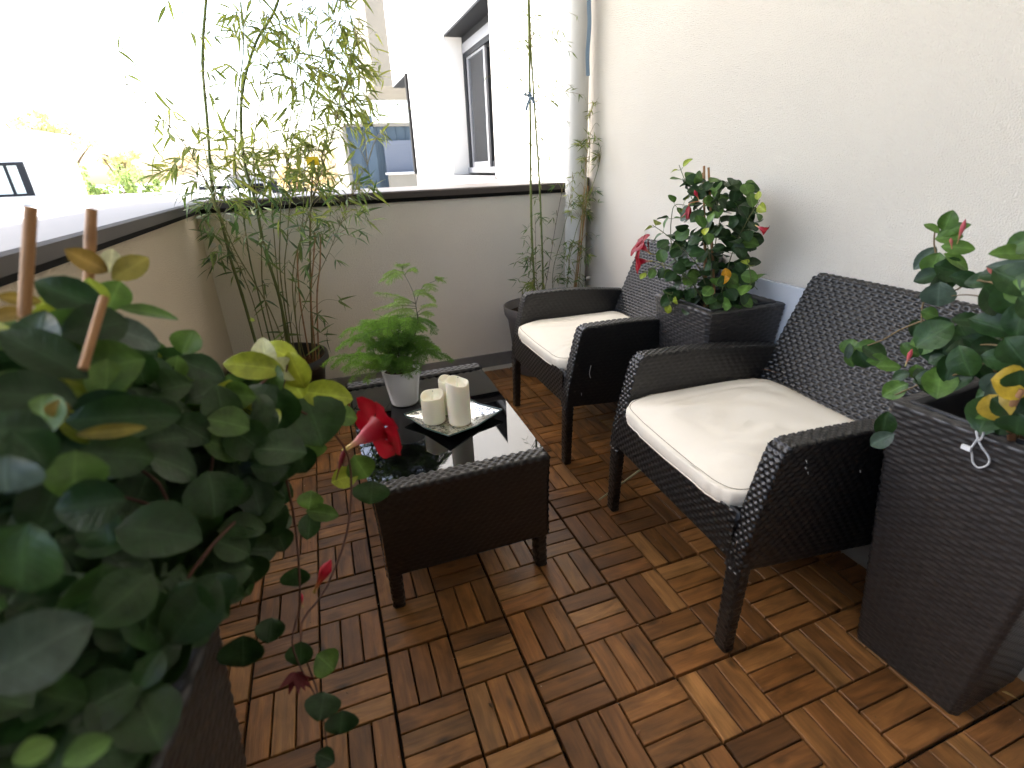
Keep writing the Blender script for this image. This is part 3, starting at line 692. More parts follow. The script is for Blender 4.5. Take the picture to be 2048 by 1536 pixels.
# ---------------- foreground left plant
PX0=empty('mandevilla_plant',(-.325,-.838,.53),'large dark-leaved flowering climber filling the left foreground, out of focus','plant','red-flowered climbers in the planters')
lf=MB(); st=MB()
EX=[(175,522,.62,100,52,-145,'R'),(222,520,.63,72,44,-80,'P'),(262,535,.62,110,58,-38,'R'),(190,590,.61,105,60,-95,'Y'),(142,592,.59,150,78,-150,'D'),(112,612,.62,100,55,-160,'Y'),
(228,590,.64,80,66,-70,'M'),(300,622,.62,125,36,6,'M'),(264,668,.60,150,64,20,'G'),(88,705,.53,200,92,-142,'D'),(40,598,.60,90,34,-170,'R'),(20,628,.58,80,44,170,'R'),
(375,683,.66,64,64,-70,'M'),(350,738,.66,66,48,100,'M'),(405,738,.67,120,62,22,'D'),(318,752,.64,140,74,30,'D'),(60,790,.50,180,110,-170,'D'),(250,835,.52,220,96,-4,'D'),
(85,828,.49,110,96,-100,'M'),(116,818,.485,52,50,-90,'R'),(222,862,.485,150,36,-8,'R'),(150,950,.48,118,112,92,'M'),(240,912,.50,160,92,6,'D'),(28,868,.46,170,110,-150,'D'),
(432,828,.64,74,52,105,'M'),(476,830,.65,96,52,-72,'Y'),(545,818,.70,104,102,82,'D'),(628,840,.73,104,112,70,'D'),(506,732,.70,116,52,-170,'Y'),(528,712,.71,74,46,-100,'P'),(572,738,.71,76,40,20,'P'),
(592,742,.71,78,54,-115,'Y'),(655,790,.74,104,54,8,'Y'),(452,895,.62,92,52,20,'M'),(500,905,.64,64,52,62,'M'),(560,705,.72,80,44,-150,'Y'),(540,760,.70,70,60,110,'M'),(690,832,.78,58,38,8,'M'),
(320,1062,.50,176,132,4,'D'),(248,1195,.48,150,120,135,'M'),(415,1190,.56,92,132,82,'D'),(70,1300,.40,220,160,-35,'G'),(40,1120,.42,170,190,100,'D'),(425,990,.58,118,122,80,'D'),(512,1045,.66,66,84,100,'D'),
(500,1140,.66,70,84,80,'D'),(484,1305,.68,74,92,92,'D'),(175,1500,.42,110,74,-30,'Y'),(70,1502,.40,90,64,-30,'Y'),(645,1026,.78,76,38,8,'M'),(620,1000,.78,44,54,-80,'M'),(618,1052,.78,62,46,95,'D'),
(592,1155,.78,46,62,85,'D'),(600,1308,.78,54,58,95,'D'),(652,1326,.78,60,62,40,'M'),(644,1412,.78,58,76,100,'D'),(682,1446,.78,52,72,96,'D'),(650,1516,.78,50,40,20,'D'),
(722,935,.80,56,52,60,'M'),(742,985,.80,46,66,95,'D'),(690,955,.80,54,40,-20,'Y'),(560,1080,.72,60,56,70,'D'),(470,1090,.62,84,90,60,'D'),(540,1260,.72,54,60,100,'D'),(505,640,.72,10,8,0,'Y'),
(350,930,.56,120,90,20,'D'),(330,880,.58,110,80,-10,'D'),(380,860,.60,100,80,30,'D'),(440,800,.66,90,60,40,'D'),(330,1300,.52,80,60,-40,'M'),(300,1340,.50,90,60,120,'D'),(10,950,.42,90,160,95,'G'),
(480,960,.64,80,70,60,'D'),(560,900,.70,80,70,80,'D'),(600,920,.72,60,60,70,'D'),(150,700,.58,130,70,-30,'D'),(200,740,.60,120,70,40,'D'),(280,740,.62,100,70,80,'D'),(60,900,.44,120,100,60,'D'),(180,1010,.46,140,110,170,'D'),(590,770,.72,60,50,60,'Y'),(612,905,.74,40,70,80,'M')]
for e in EX:
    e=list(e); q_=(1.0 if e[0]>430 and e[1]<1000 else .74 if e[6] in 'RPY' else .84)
    if e[1]>960 and e[0]<500: e[6]={'Y':'M','G':'G'}.get(e[6],'D')  # lower-left leaves forced darker, shade put into their colour
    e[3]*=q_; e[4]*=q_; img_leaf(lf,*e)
for k in range(760):   # body of the plant behind
    while True:
        x=random.uniform(-120,560); y=random.uniform(640,1560)
        lim=np.interp(y,[640,760,800,900,1100,1200,1300,1560],[200,400,600,590,540,450,340,260])
        if x<lim and (y>1240 and x>300+random.random()*200)==False: break
    t=random.uniform(.60,.76) if x>250 else random.uniform(.54,.72)
    if y>1200: t=random.uniform(.50,.64)
    p=at(x,y,t)
    if p[2]<.60 and not(-.44<p[0]<-.17 and p[1]<-.72): pass
    if p[0]<-.46: continue
    L=random.uniform(.036,.058)
    sc=t*np.dot(ray(x,y),FW)/CF
    img_leaf(lf,x,y,t,L/sc,L*.75/sc,random.uniform(0,360),random.choice('DDDDD' if y>880 else 'DDDMMY'),tilt=.7)  # only dark leaves low down, standing in for shade
stems=[[(-.32,-.84,.53),at(330,1060,.60),at(230,900,.60),at(180,760,.6),at(205,600,.62)],
[(-.32,-.84,.53),at(380,1150,.58),at(500,1000,.66),at(560,800,.71),at(575,730,.71)],
[at(380,1060,.60),at(300,1010,.60),at(150,960,.57),at(130,870,.56)],
[(-.30,-.82,.53),at(420,950,.64),at(330,840,.60),at(180,830,.59),at(60,820,.57)],
[at(560,800,.71),at(660,860,.76),at(700,930,.79),at(695,1060,.79),at(650,1180,.79),at(600,1260,.79),at(640,1400,.79),at(655,1500,.79)],
[at(560,900,.70),at(590,1050,.76),at(600,1200,.78),at(585,1290,.78),at(630,1390,.78)],
[(-.32,-.84,.53),at(330,1350,.60),at(240,1200,.58),at(170,1080,.56)],[at(330,1350,.60),at(390,1270,.62),at(430,1200,.63)],[at(230,900,.60),at(330,880,.63),at(430,830,.65),at(560,740,.71)]]
for s_ in stems: st.tube(curve(s_,24),np.linspace(.0019,.0011,24),6,REDSTEM)
bld(lf,'leaves',M['leaf'],PX0); bld(st,'stems',M['stem'],PX0)
mb=flower(PX0,at(686,902,.80),img_dir(-34,700,890,.40),.098); bld(mb,'flower',M['petal'],PX0)
for a_ in ((at(627,1186,.78),img_dir(-62,630,1180),.046,.0085,(.30,.22,.05),(.45,.008,.03)),(at(672,960,.79),img_dir(-75,672,960),.05,.004,(.12,.10,.04),(.20,.02,.03)),(at(606,1215,.79),img_dir(-100,606,1215),.02,.003)):
    mb=MB(); bud(mb,*a_); bld(mb,'bud',M['petal'],PX0)
mb=MB(); 
for k in range(7): add_leaf(mb,at(592,1345,.78),img_dir(90+random.uniform(-70,70),592,1345,random.uniform(-.5,.5)),-ray(592,1345)+rng.normal(0,.5,3),.026,.010,(.12,.012,.016),'lance')
bld(mb,'withered_flower',M['petal'],PX0)
canes(PX0,[(at(62,413,.58),(-.345,-.80,.54)),(at(183,418,.64),(-.300,-.765,.54))],.0045)
canes(PX0,[(at(208,595,.53),at(166,738,.50))],.0032)

# ---------------- plant in the planter between the chairs
C1=np.array([1.262,.155,.53])
P1=empty('mandevilla_plant',tuple(C1),'bushy climber with red flowers trained on canes, in the planter between the armchairs','plant','red-flowered climbers in the planters')
lf=MB(); st=MB()
def stem_leaves(lf,st,pts,n,L0,young=3,col='D',r=.0022,wf=.78,stemc=GREENSTEM,droop=.35):
    c=curve(pts,30); st.tube(c,np.linspace(r,r*.5,30),6,stemc)
    tg=np.gradient(c,axis=0)
    for k in range(n):
        f=(k+.6)/n; i=int(f*29); t=nrmz(tg[i]); ref=nrmz(np.cross(t,np.array([random.uniform(-1,1),random.uniform(-1,1),random.uniform(-.3,.3)])))
        for sg in (-1,1):
            d=nrmz(ref*sg*.9+t*.45+np.array([0,0,-droop+.3*(f>.8)])); nn=nrmz(np.array([-.3,-.25,1.])+rng.normal(0,.4,3))
            kc=('Y' if (n-k)<=1 else 'M') if (n-k)<=young else col
            if random.random()<.12: kc='M'
            L=L0*random.uniform(.75,1.1)*(.7 if (n-k)<=1 else 1); pe=c[i]+d*.010
            st.tube([c[i],pe],.0008,4,stemc,cap=False)
            add_leaf(lf,pe,d,nn,L,L*wf,pal(kc),'oval',random.uniform(.1,.4),random.uniform(.1,.6),.05)
X1=1.20
def PXp(x,y,X=X1): return on(x,y,0,X)
for pts,n in [([C1+[0,0,0],PXp(1420,480,1.24),PXp(1385,400,1.2),PXp(1358,330,1.18)],9),([C1,PXp(1430,500,1.25),PXp(1440,430,1.22),PXp(1425,390,1.2)],8),
    ([C1,PXp(1460,520,1.26),PXp(1490,450,1.24),PXp(1520,400,1.22)],9),([C1,PXp(1400,540,1.2),PXp(1345,480,1.12),PXp(1305,450,1.08)],8),([C1,PXp(1380,560,1.16),PXp(1330,530,1.1),PXp(1290,545,1.06)],7),
    ([C1,PXp(1370,600,1.15),PXp(1335,585,1.1),PXp(1345,612,1.09)],5),([C1,PXp(1480,560,1.3),PXp(1480,500,1.3),PXp(1475,440,1.28)],7),([C1,PXp(1420,520,1.18),PXp(1410,470,1.14),PXp(1415,450,1.12)],6),
    ([C1,PXp(1460,590,1.25),PXp(1500,570,1.25),PXp(1495,520,1.22)],5),([C1,PXp(1350,520,1.2),PXp(1345,420,1.2),PXp(1370,410,1.2)],6)]:
    stem_leaves(lf,st,pts,n,.050,2,'D',.0022,.80)
for k in range(235):
    z=random.uniform(.60,1.0); h=(z-.60)/.40; rad=.135*(1-.45*h)+.02; a=random.uniform(0,2*PI); rr=rad*math.sqrt(random.random())
    p=np.array([1.235+rr*math.cos(a)*.75,.175+rr*math.sin(a),z]); 
    out=nrmz(np.array([math.cos(a),math.sin(a),-.25])); L=random.uniform(.038,.056)
    add_leaf(lf,p,nrmz(out+rng.normal(0,.35,3)),nrmz(out*.8+np.array([-.3,-.3,.7])+rng.normal(0,.3,3)),L,L*.85,pal(random.choice('DDDDDM')),'oval',.2,.4,.05)
for x,y,a in ((1450,536,80),(1460,556,160)):
    add_leaf(lf,at(x,y,1.75),img_dir(a,x,y,.2),(-.6,-.4,.6),.042,.030,(.50,.24,.01),'oval',.2,.4)
bld(lf,'leaves',M['leaf'],P1); bld(st,'stems',M['stem'],P1)
for bx,by,X,ang,dp,sz in ((1302,508,1.10,-140,-.3,.082),(1305,522,1.09,178,-.2,.075)):
    q=PXp(bx,by,X); bld(flower(P1,q,img_dir(ang,bx,by,dp),sz),'flower',M['petal'],P1)
    mb=MB(); mb.tube(curve([q,q+np.array([.03,-.01,-.01]),PXp(1330,540,1.12)],8),.0012,5,(.35,.3,.1)); bld(mb,'flower_stalk',M['stem'],P1)
q=PXp(1510,450,1.20); bld(flower(P1,q,img_dir(30,1510,450,-.1),.045,.5),'flower',M['petal'],P1)
mb=MB()
q=PXp(1378,412,1.14)
for k in range(8): add_leaf(mb,q,nrmz(np.array([random.uniform(-.35,.35),random.uniform(-.35,.35),-1])),rng.normal(0,1,3),.044,.014,(.30,.012,.02),'lance',.5,.3)
q2=PXp(1400,402,1.16); st2=MB(); st2.tube(curve([q,q+np.array([0,0,.008]),q2],6),.0014,5,(.45,.16,.06)); bld(st2,'flower_stalk',M['stem'],P1)
bld(mb,'withered_flower',M['petal'],P1)
for a_ in ((PXp(1398,400,1.15),img_dir(-115,1398,400),.034,.006),(PXp(1298,505,1.09),img_dir(-95,1298,505),.045,.0035,(.4,.3,.08),(.3,.05,.04))):
    mb=MB(); bud(mb,*a_); bld(mb,'bud',M['petal'],P1)
canes(P1,[(PXp(1408,332,1.215),(1.225,.16,.53)),(PXp(1417,335,1.23),(1.255,.14,.53)),(PXp(1406,345,1.24),(1.27,.20,.53))],.0036)

# ---------------- plant in the right foreground planter
C2=np.array([1.163,-.7714,.53])
P2=empty('mandevilla_plant',tuple(C2),'straggling climber with pink buds and yellowing leaves, in the right foreground planter','plant','red-flowered climbers in the planters')
lf=MB(); st=MB()
def T2(x,y,t): return at(x,y,t)
RX=[(1896,442,1.22,40,30,-70,'M'),(1864,455,1.22,34,16,-135,'M'),(1906,458,1.22,52,22,-25,'M'),(1898,474,1.22,44,26,-10,'M'),(1850,516,1.22,52,26,130,'G'),(1917,495,1.2,56,26,5,'M'),(1915,522,1.2,56,24,35,'M'),
(1868,530,1.21,50,42,110,'M'),(1856,552,1.2,48,30,160,'D'),(1900,540,1.2,56,44,20,'D'),(1880,572,1.2,54,50,90,'D'),(1877,590,1.18,52,52,95,'G'),(1935,560,1.17,60,32,15,'D'),(1965,560,1.15,60,30,170,'D'),(1995,548,1.13,60,30,-10,'D'),(2030,505,1.08,80,34,-5,'M'),
(2025,530,1.07,80,20,-5,'G'),(2035,560,1.05,90,60,30,'D'),(2020,600,1.06,80,56,80,'D'),(1990,600,1.08,70,60,60,'D'),(2040,640,1.04,80,50,100,'D'),(1860,628,1.2,32,26,20,'M'),(1832,655,1.22,34,26,100,'D'),
(1700,695,1.28,36,34,110,'M'),(1697,703,1.27,34,14,100,'G'),(1735,692,1.26,46,24,-10,'M'),(1728,715,1.26,44,40,60,'D'),(1750,705,1.25,50,40,30,'D'),(1760,722,1.24,46,30,0,'M'),(1778,732,1.22,44,22,0,'M'),
(1835,745,1.18,34,26,80,'M'),(1788,780,1.18,52,34,150,'M'),(1800,752,1.18,34,22,160,'D'),(1868,700,1.15,50,44,90,'D'),(1890,712,1.14,60,40,160,'D'),(1850,680,1.16,50,30,-20,'M'),(1930,700,1.12,60,42,-5,'D'),(1960,690,1.10,64,40,30,'D'),(1900,735,1.12,60,40,100,'D'),
(1940,735,1.1,60,36,10,'D'),(1975,740,1.08,66,40,40,'D'),(2010,720,1.05,80,44,10,'D'),(1985,770,1.05,54,38,110,'G'),(1995,790,1.05,56,40,70,'G'),(2030,700,1.03,60,60,60,'D'),(1770,850,1.14,56,34,100,'D'),(1762,880,1.13,50,30,150,'G'),
(2024,768,1.0,64,66,15,'O'),(1992,815,1.0,56,52,70,'O'),(2010,812,1.0,50,50,40,'D'),(1985,832,1.02,54,18,-10,'M'),(1940,640,1.12,60,30,0,'D'),(1985,650,1.08,80,44,20,'D'),(2040,760,1.0,40,60,90,'D'),(2035,850,.98,44,60,100,'D'),
(1862,755,1.14,60,30,-15,'D'),(1910,765,1.12,60,34,160,'D'),(1820,700,1.2,40,26,40,'M'),(1700,720,1.27,30,20,60,'M')]
for e in RX: img_leaf(lf,*e,tilt=.5)
for k in range(28):
    x=random.uniform(1840,2140); y=random.uniform(640,860) if x>1960 else random.uniform(660,770); t=random.uniform(1.03,1.18); L=random.uniform(.045,.065); sc=t*np.dot(ray(x,y),FW)/CF
    img_leaf(lf,x,y,t,L/sc,L*.75/sc,random.uniform(0,360),random.choice('DDDM'),tilt=.7)
for k in range(40):
    x=random.uniform(2040,2200); y=random.uniform(480,800); t=random.uniform(1.02,1.15); L=random.uniform(.04,.055); sc=t*np.dot(ray(x,y),FW)/CF
    img_leaf(lf,x,y,t,L/sc,L*.75/sc,random.uniform(0,360),random.choice('DDDM'),tilt=.7)
for s_,rr in [([C2,T2(2020,830,1.03),T2(2045,780,1.0)],.0065),([C2,T2(2060,700,1.05),T2(2030,590,1.07),T2(1950,560,1.16),T2(1900,580,1.2),T2(1870,500,1.22),T2(1870,460,1.22)],.0022),([T2(1890,575,1.2),T2(1850,600,1.2),T2(1843,640,1.2),T2(1843,700,1.18)],.0018),
    ([T2(1848,640,1.2),T2(1800,660,1.22),T2(1765,680,1.24),T2(1710,700,1.27)],.0017),([C2,T2(1990,740,1.06),T2(1910,750,1.12),T2(1850,765,1.15),T2(1790,790,1.18)],.0018),([T2(2030,700,1.04),T2(1990,690,1.07),T2(1950,690,1.1)],.0016),([T2(2000,600,1.1),T2(1940,590,1.14),T2(1900,592,1.18)],.0014)]:
    st.tube(curve(s_,24),np.linspace(rr,rr*.6,24),7,(.26,.13,.06) if rr>.003 else (.15,.10,.04))
bld(lf,'leaves',M['leaf'],P2); bld(st,'stems',M['stem'],P2)
for a_ in ((T2(1914,488,1.2),img_dir(-75,1914,488),.042,.0042,(.30,.28,.08),(.5,.10,.12)),(T2(1904,498,1.2),img_dir(-95,1904,498),.02,.003,(.4,.2,.1),(.5,.15,.12)),(T2(1810,733,1.19),img_dir(-72,1810,733),.034,.0042,(.45,.5,.2),(.6,.10,.12)),(T2(2004,562,1.12),img_dir(-65,2004,562),.036,.003,(.4,.15,.08),(.5,.15,.12)),(T2(2004,562,1.12),img_dir(-130,2004,562),.03,.003,(.4,.15,.08),(.5,.15,.12))):
    mb=MB(); bud(mb,*a_); bld(mb,'bud',M['petal'],P2)
# string loop with a tag on this planter
b=empty('string_loop',tuple(on(1955,880,0,1.02)),'white string loop with a tiny tag hanging on the side of the right planter','string')
tp=[on(x,y,0,X-.016) for x,y,X in ((1962,853,1.004),(1967,868,1.016),(1957,882,1.018),(1953,862,1.017),(1954,872,1.018),(1962,892,1.02),(1975,910,1.023),(1979,922,1.025),(1972,932,1.026),(1956,935,1.027),(1946,925,1.025),(1944,910,1.023),(1942,898,1.02),(1948,888,1.019),(1957,874,1.018))]
mb=MB(); mb.tube(curve(tp,80),.0016,6); bld(mb,'string',M['cord'],b)
q=on(1934,895,0,1.001); mb=MB(); mb.box(q-np.array([.004,.007,.004]),q+np.array([.001,.007,.004])); bld(mb,'tag',M['white_plastic'],b,False)

# white sheet standing behind the middle planter
b=tag((lambda mb: mb.build('plastic_sheet',M['sheet'],None,False))((lambda mb:(mb.box((1.402,-.14,.10),(1.408,.42,.672)),mb.box((1.398,-.14,.668),(1.411,.42,.676)),mb)[-1])(MB())),'white translucent sheet standing against the wall behind the middle planter','sheet')

# ==================================================================  BAMBOOS
YC=1.17
b=empty('round_pot',(-.255,1.195,0.001),'large round black pot of the tall bamboo in the back left corner','pot')
mb=MB(); mb.lathe([(0,.004),(.14,.004),(.15,.0),(.156,.01),(.196,.255),(.212,.257),(.215,.265),(.214,.292),(.207,.296),(.198,.290),(.193,.25),(.185,.225),(0,.225)],(-.255,1.195,.001),72); bld(mb,'shell',M['pot_black'],b)
mb=MB(); mb.lathe([(.19,.0),(.1,.01),(0,.014)],(-.255,1.195,.228),40); bld(mb,'soil',M['soil'],b)
mb=MB()
for k in range(420):
    a=random.uniform(0,2*PI); rr=.085*math.sqrt(random.random()); p=np.array([-.165+rr*math.cos(a),1.13+rr*math.sin(a)*.9,.25+random.uniform(0,.055)*(1-rr/.12)])
    d=rng.normal(0,1,3); d[2]=abs(d[2])*.4; d=nrmz(d)*random.uniform(.015,.05); c=random.uniform(.6,1.3)
    mb.tube(curve([p,p+d*.5+rng.normal(0,.006,3),p+d],4),.0011,4,(.15*c,.07*c,.04*c),cap=False)
bld(mb,'root_mass',M['roots'],b)
BL=empty('bamboo_plant',(-.25,1.18,.24),'tall leafy bamboo rising from the black pot in the back left corner','bamboo')
def culm(parent,pts2,Ys,r0,r1,col,name='culm',first3=None):
    pts=[on(x,y,1,Y) for (x,y),Y in zip(pts2,Ys)]
    if first3 is not None: pts=[np.array(first3)]+pts
    n=110; c=curve(pts,n); L=np.concatenate([[0],np.cumsum(np.linalg.norm(np.diff(c,axis=0),axis=1))])
    d=np.mod(L/.105+random.random(),1); k=np.exp(-((d-.5)/.05)**2)
    rr=np.linspace(r0,r1,n)*(1+.22*k); cc=np.array(col)[None]*(1-.25*k[:,None])*(1+.3*np.linspace(-.3,.6,n)[:,None])
    mb=MB(); mb.tube(c,rr,8,cc); bld(mb,name,M['stem'],parent); return c
G1=(.10,.13,.03); G2=(.16,.16,.045); TAN=(.30,.17,.08)
cul=[]
def C_(pts,r0,r1,col,Y0=1.17,Y1=1.15,base=None):
    Ys=np.linspace(Y0,Y1,len(pts)); c=culm(BL,pts,Ys,r0,r1,col,first3=base); cul.append(c)
C_([(487,600),(462,520),(445,450),(425,380),(415,250),(405,120),(412,0),(416,-60)],.0062,.0045,G1,1.18,1.12,(-.325,1.17,.235))
C_([(520,600),(500,520),(485,420),(470,330),(475,200),(487,100),(482,0),(480,-50)],.0035,.0018,G1,1.2,1.2,(-.27,1.17,.235))
C_([(560,600),(530,500),(510,400),(490,330),(482,250),(487,170),(512,85),(545,30),(570,-40)],.0065,.0042,G1,1.17,1.12,(-.205,1.17,.235))
C_([(528,590),(522,480),(508,330),(512,250),(530,170),(560,90)],.003,.0014,G2,1.22,1.1,(-.25,1.2,.235))
C_([(622,620),(620,500),(622,400),(627,322)],.0045,.0035,(.14,.12,.035),1.17,1.17,(-.115,1.15,.245))
C_([(562,560),(560,470),(566,380),(600,230),(650,110),(700,0)],.003,.0012,G2,1.25,1.05,(-.20,1.2,.235))
C_([(585,560),(620,420),(670,250),(705,120),(720,30)],.0028,.0011,G2,1.15,1.0,(-.16,1.16,.24))
C_([(540,620),(470,500),(420,380),(370,290),(300,215),(235,150)],.003,.0010,G2,1.15,.95,(-.20,1.15,.24))
C_([(570,560),(575,470),(580,380),(572,300),(590,180),(600,60),(610,-40)],.0028,.0012,G2,1.25,1.2,(-.19,1.2,.24))
C_([(505,600),(455,480),(430,380),(395,240),(372,120),(365,20)],.0024,.001,G2,1.2,1.1,(-.30,1.19,.235))
C_([(590,600),(605,450),(612,300),(640,160),(672,40)],.0024,.001,G2,1.2,1.1,(-.17,1.2,.24))
C_([(560,600),(545,430),(538,300),(520,160),(530,20)],.0026,.0012,G2,1.25,1.15,(-.22,1.22,.24))
C_([(600,640),(660,500),(700,400),(735,330)],.0018,.0009,G2,1.15,1.05,(-.14,1.16,.24))
for pts,bs in (([(600,600),(594,500)],(-.125,1.17,.24)),([(622,600),(627,520),(630,465)],(-.10,1.14,.24)),([(634,600),(640,530),(641,468)],(-.09,1.14,.24))):
    culm(BL,pts,[1.17]*len(pts),.0036,.0032,TAN,'dry_culm',first3=bs)
bl=MB(); tw=MB()
def cluster(p,src,nl,L0,cols,down=.45):
    mid=(p+src)/2+np.array([0,0,.03]); c=curve([src,mid,p],8)
    tw.tube(c,np.linspace(.0013,.0006,8),4,(.20,.16,.06),cap=False)
    d0=nrmz(p-src)
    for k in range(nl):
        f=random.uniform(.55,1); q=c[min(7,int(f*7.99))]
        d=nrmz(d0*.7+rng.normal(0,.55,3)+np.array([0,0,-down])); L=L0*random.uniform(.6,1.15)
        cc=cols[random.randrange(len(cols))]; j=random.uniform(.75,1.25)
        add_leaf(bl,q,d,nrmz(np.array([random.gauss(0,.6),random.gauss(-.4,.6),1])),L,L*random.uniform(.115,.155),tuple(np.array(cc)*j),'lance',.25,random.uniform(.1,.7))
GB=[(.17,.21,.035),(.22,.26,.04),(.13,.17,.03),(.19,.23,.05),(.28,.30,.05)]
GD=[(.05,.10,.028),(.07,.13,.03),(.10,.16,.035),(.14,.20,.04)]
def region(cx,cy,rx,ry,n,cols,nl=(3,5),culms=None,Yr=(.98,1.32),L0=.080,maxd=190,dens=1.0):
    for k in range(int(n*dens)):
        x=cx+random.gauss(0,.5)*rx; y=cy+random.gauss(0,.5)*ry; Y=random.uniform(*Yr)
        p=on(x,y,1,Y)
        if p[0]<-.40 and p[2]<.97: p[0]=-.40
        best=None
        for c in (culms or cul):
            dd=np.linalg.norm(c-p,axis=1)+.6*np.maximum(0,c[:,2]-p[2]+.02)
            i=int(dd.argmin())
            if best is None or dd[i]<best[0]: best=(dd[i],c[i])
        cluster(p,best[1],random.randint(*nl),L0,cols)
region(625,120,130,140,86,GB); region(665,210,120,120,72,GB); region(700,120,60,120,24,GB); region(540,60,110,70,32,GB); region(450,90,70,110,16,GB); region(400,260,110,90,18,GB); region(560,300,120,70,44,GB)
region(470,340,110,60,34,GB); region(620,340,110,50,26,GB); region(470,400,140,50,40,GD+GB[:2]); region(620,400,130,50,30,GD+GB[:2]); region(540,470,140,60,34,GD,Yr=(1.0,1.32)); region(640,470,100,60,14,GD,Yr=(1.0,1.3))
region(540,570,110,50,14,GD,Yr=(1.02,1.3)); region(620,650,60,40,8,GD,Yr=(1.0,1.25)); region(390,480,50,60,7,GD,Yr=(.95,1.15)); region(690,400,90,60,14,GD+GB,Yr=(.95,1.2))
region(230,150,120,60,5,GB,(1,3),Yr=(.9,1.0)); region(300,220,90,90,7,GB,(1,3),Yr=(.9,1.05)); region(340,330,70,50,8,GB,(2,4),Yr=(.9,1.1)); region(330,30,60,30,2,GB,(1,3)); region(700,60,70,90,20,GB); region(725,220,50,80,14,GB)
bld(bl,'leaves',M['bamboo_leaf'],BL); bld(tw,'twigs',M['stem'],BL)['kind']='stuff'
q=on(625,322,1,1.02); mb=MB(); mb.box(q+np.array([-.022,-.006,-.015]),q+np.array([.022,-.004,.015])); b=mb.build('plant_tag',M['yellow'],None,False); tag(b,'small yellow tag on a culm of the tall bamboo','tag')
q=on(427,492,1,1.20); mb=MB(); mb.box(q+np.array([-.012,-.002,-.006]),q+np.array([.010,.0,.012])); mb.tube([q+np.array([.004,0,-.004]),q+np.array([.010,0,-.05])],.0012,5); b=mb.build('plant_label',M['white_plastic'],None,False); tag(b,'tiny white plant label among the lower leaves of the tall bamboo','label')

# right small bamboo in a grey pot
b=empty('round_pot',(1.03,1.235,0.001),'round grey-brown pot half hidden behind the far armchair','pot')
mb=MB(); mb.lathe([(0,.004),(.10,.004),(.11,0),(.115,.01),(.150,.30),(.168,.33),(.172,.372),(.166,.376),(.158,.37),(.150,.33),(0,.33)],(1.03,1.235,.001),64); bld(mb,'shell',M['pot_grey'],b)
mb=MB(); mb.lathe([(.148,.0),(.08,.01),(0,.012)],(1.03,1.235,.333),36); bld(mb,'soil',M['soil'],b)
BR=empty('bamboo_plant',(1.03,1.235,.34),'slim pair of green bamboo culms with small leaves in the grey pot beside the downpipe','bamboo')
bl=MB(); tw=MB(); rc=[]
G3=(.13,.16,.035)
for pts,Y,r0,r1,bs in (([(1068,560),(1064,480),(1062,400),(1060,200),(1057,0),(1055,-60)],1.2,.0062,.0052,(1.005,1.2,.34)),([(1086,560),(1083,460),(1078,350),(1068,200),(1060,60),(1058,-60)],1.2,.0052,.004,(1.055,1.2,.34))):
    rc.append(culm(BR,pts,[Y]*len(pts),r0,r1,G3,first3=bs))
for pts,Y in (([(1100,520),(1115,430),(1130,355)],1.25),([(1073,560),(1071,480),(1070,430)],1.18)):
    rc.append(culm(BR,pts,[Y]*len(pts),.0016,.001,(.16,.09,.05),first3=(1.07,1.25,.34)))
cul_save=cul; 
def region_r(*a,**k): region(*a,culms=rc,dens=1.5,**k)
GL=[(.13,.17,.03),(.10,.14,.03),(.17,.20,.04)]
region_r(1062,510,34,50,15,GD,nl=(3,6),Yr=(1.12,1.28),L0=.052); region_r(1072,570,32,16,14,GD+GB,nl=(3,6),Yr=(1.12,1.26),L0=.05); region_r(1095,440,26,70,6,GD,nl=(2,4),Yr=(1.15,1.3),L0=.045)
region_r(1070,310,40,50,12,GL,nl=(2,4),Yr=(1.1,1.3),L0=.042); region_r(1088,200,56,60,16,GL,nl=(2,4),Yr=(1.1,1.3),L0=.042); region_r(1085,70,64,60,20,GL,nl=(2,4),Yr=(1.1,1.3),L0=.045); region_r(1020,100,40,60,8,GL,nl=(1,3),Yr=(1.1,1.3),L0=.045)
bld(bl,'leaves',M['bamboo_leaf'],BR); bld(tw,'twigs',M['stem'],BR)['kind']='stuff'
# bushy low bamboo right of the pipe
BB=empty('bamboo_plant',(1.24,1.27,.02),'short bushy bamboo leaning on the wall at the right of the downpipe','bamboo')
bl=MB(); tw=MB(); rc=[]
for pts,Y0,Y1,r0,col in (([(1150,560),(1160,480),(1168,400),(1172,330),(1182,262)],1.27,1.30,.0032,(.30,.22,.10)),([(1135,560),(1150,470),(1175,400),(1195,340),(1205,290)],1.25,1.28,.0022,(.16,.17,.05)),([(1105,570),(1125,470),(1140,400),(1146,350)],1.22,1.26,.0018,(.15,.17,.05)),([(1158,560),(1166,440),(1178,330),(1180,235)],1.3,1.31,.0022,(.17,.17,.05))):
    rc.append(culm(BB,pts,list(np.linspace(Y0,Y1,len(pts))),r0,.0012,col,first3=(1.22+random.uniform(-.03,.03),1.27,.02)))
region_r(1178,300,30,50,22,GB+GD,nl=(3,5),Yr=(1.24,1.34),L0=.05); region_r(1165,420,36,50,20,GD+GB[:2],nl=(3,5),Yr=(1.22,1.33),L0=.05); region_r(1150,510,36,40,16,GD+GB[:2],nl=(3,6),Yr=(1.2,1.32),L0=.05); region_r(1140,560,30,20,10,GD,nl=(3,5),Yr=(1.2,1.3),L0=.05); region_r(1145,380,20,40,6,GB,nl=(2,4),Yr=(1.2,1.3),L0=.045); region_r(1183,225,10,16,4,GB,nl=(2,4),Yr=(1.27,1.34),L0=.045)
bld(bl,'leaves',M['bamboo_leaf'],BB); bld(tw,'twigs',M['stem'],BB)['kind']='stuff'
canes(BB,[(on(1176,372,1,1.31),(1.25,1.29,.02)),(on(1170,372,1,1.32),(1.26,1.31,.02))],.0035,'support_cane')
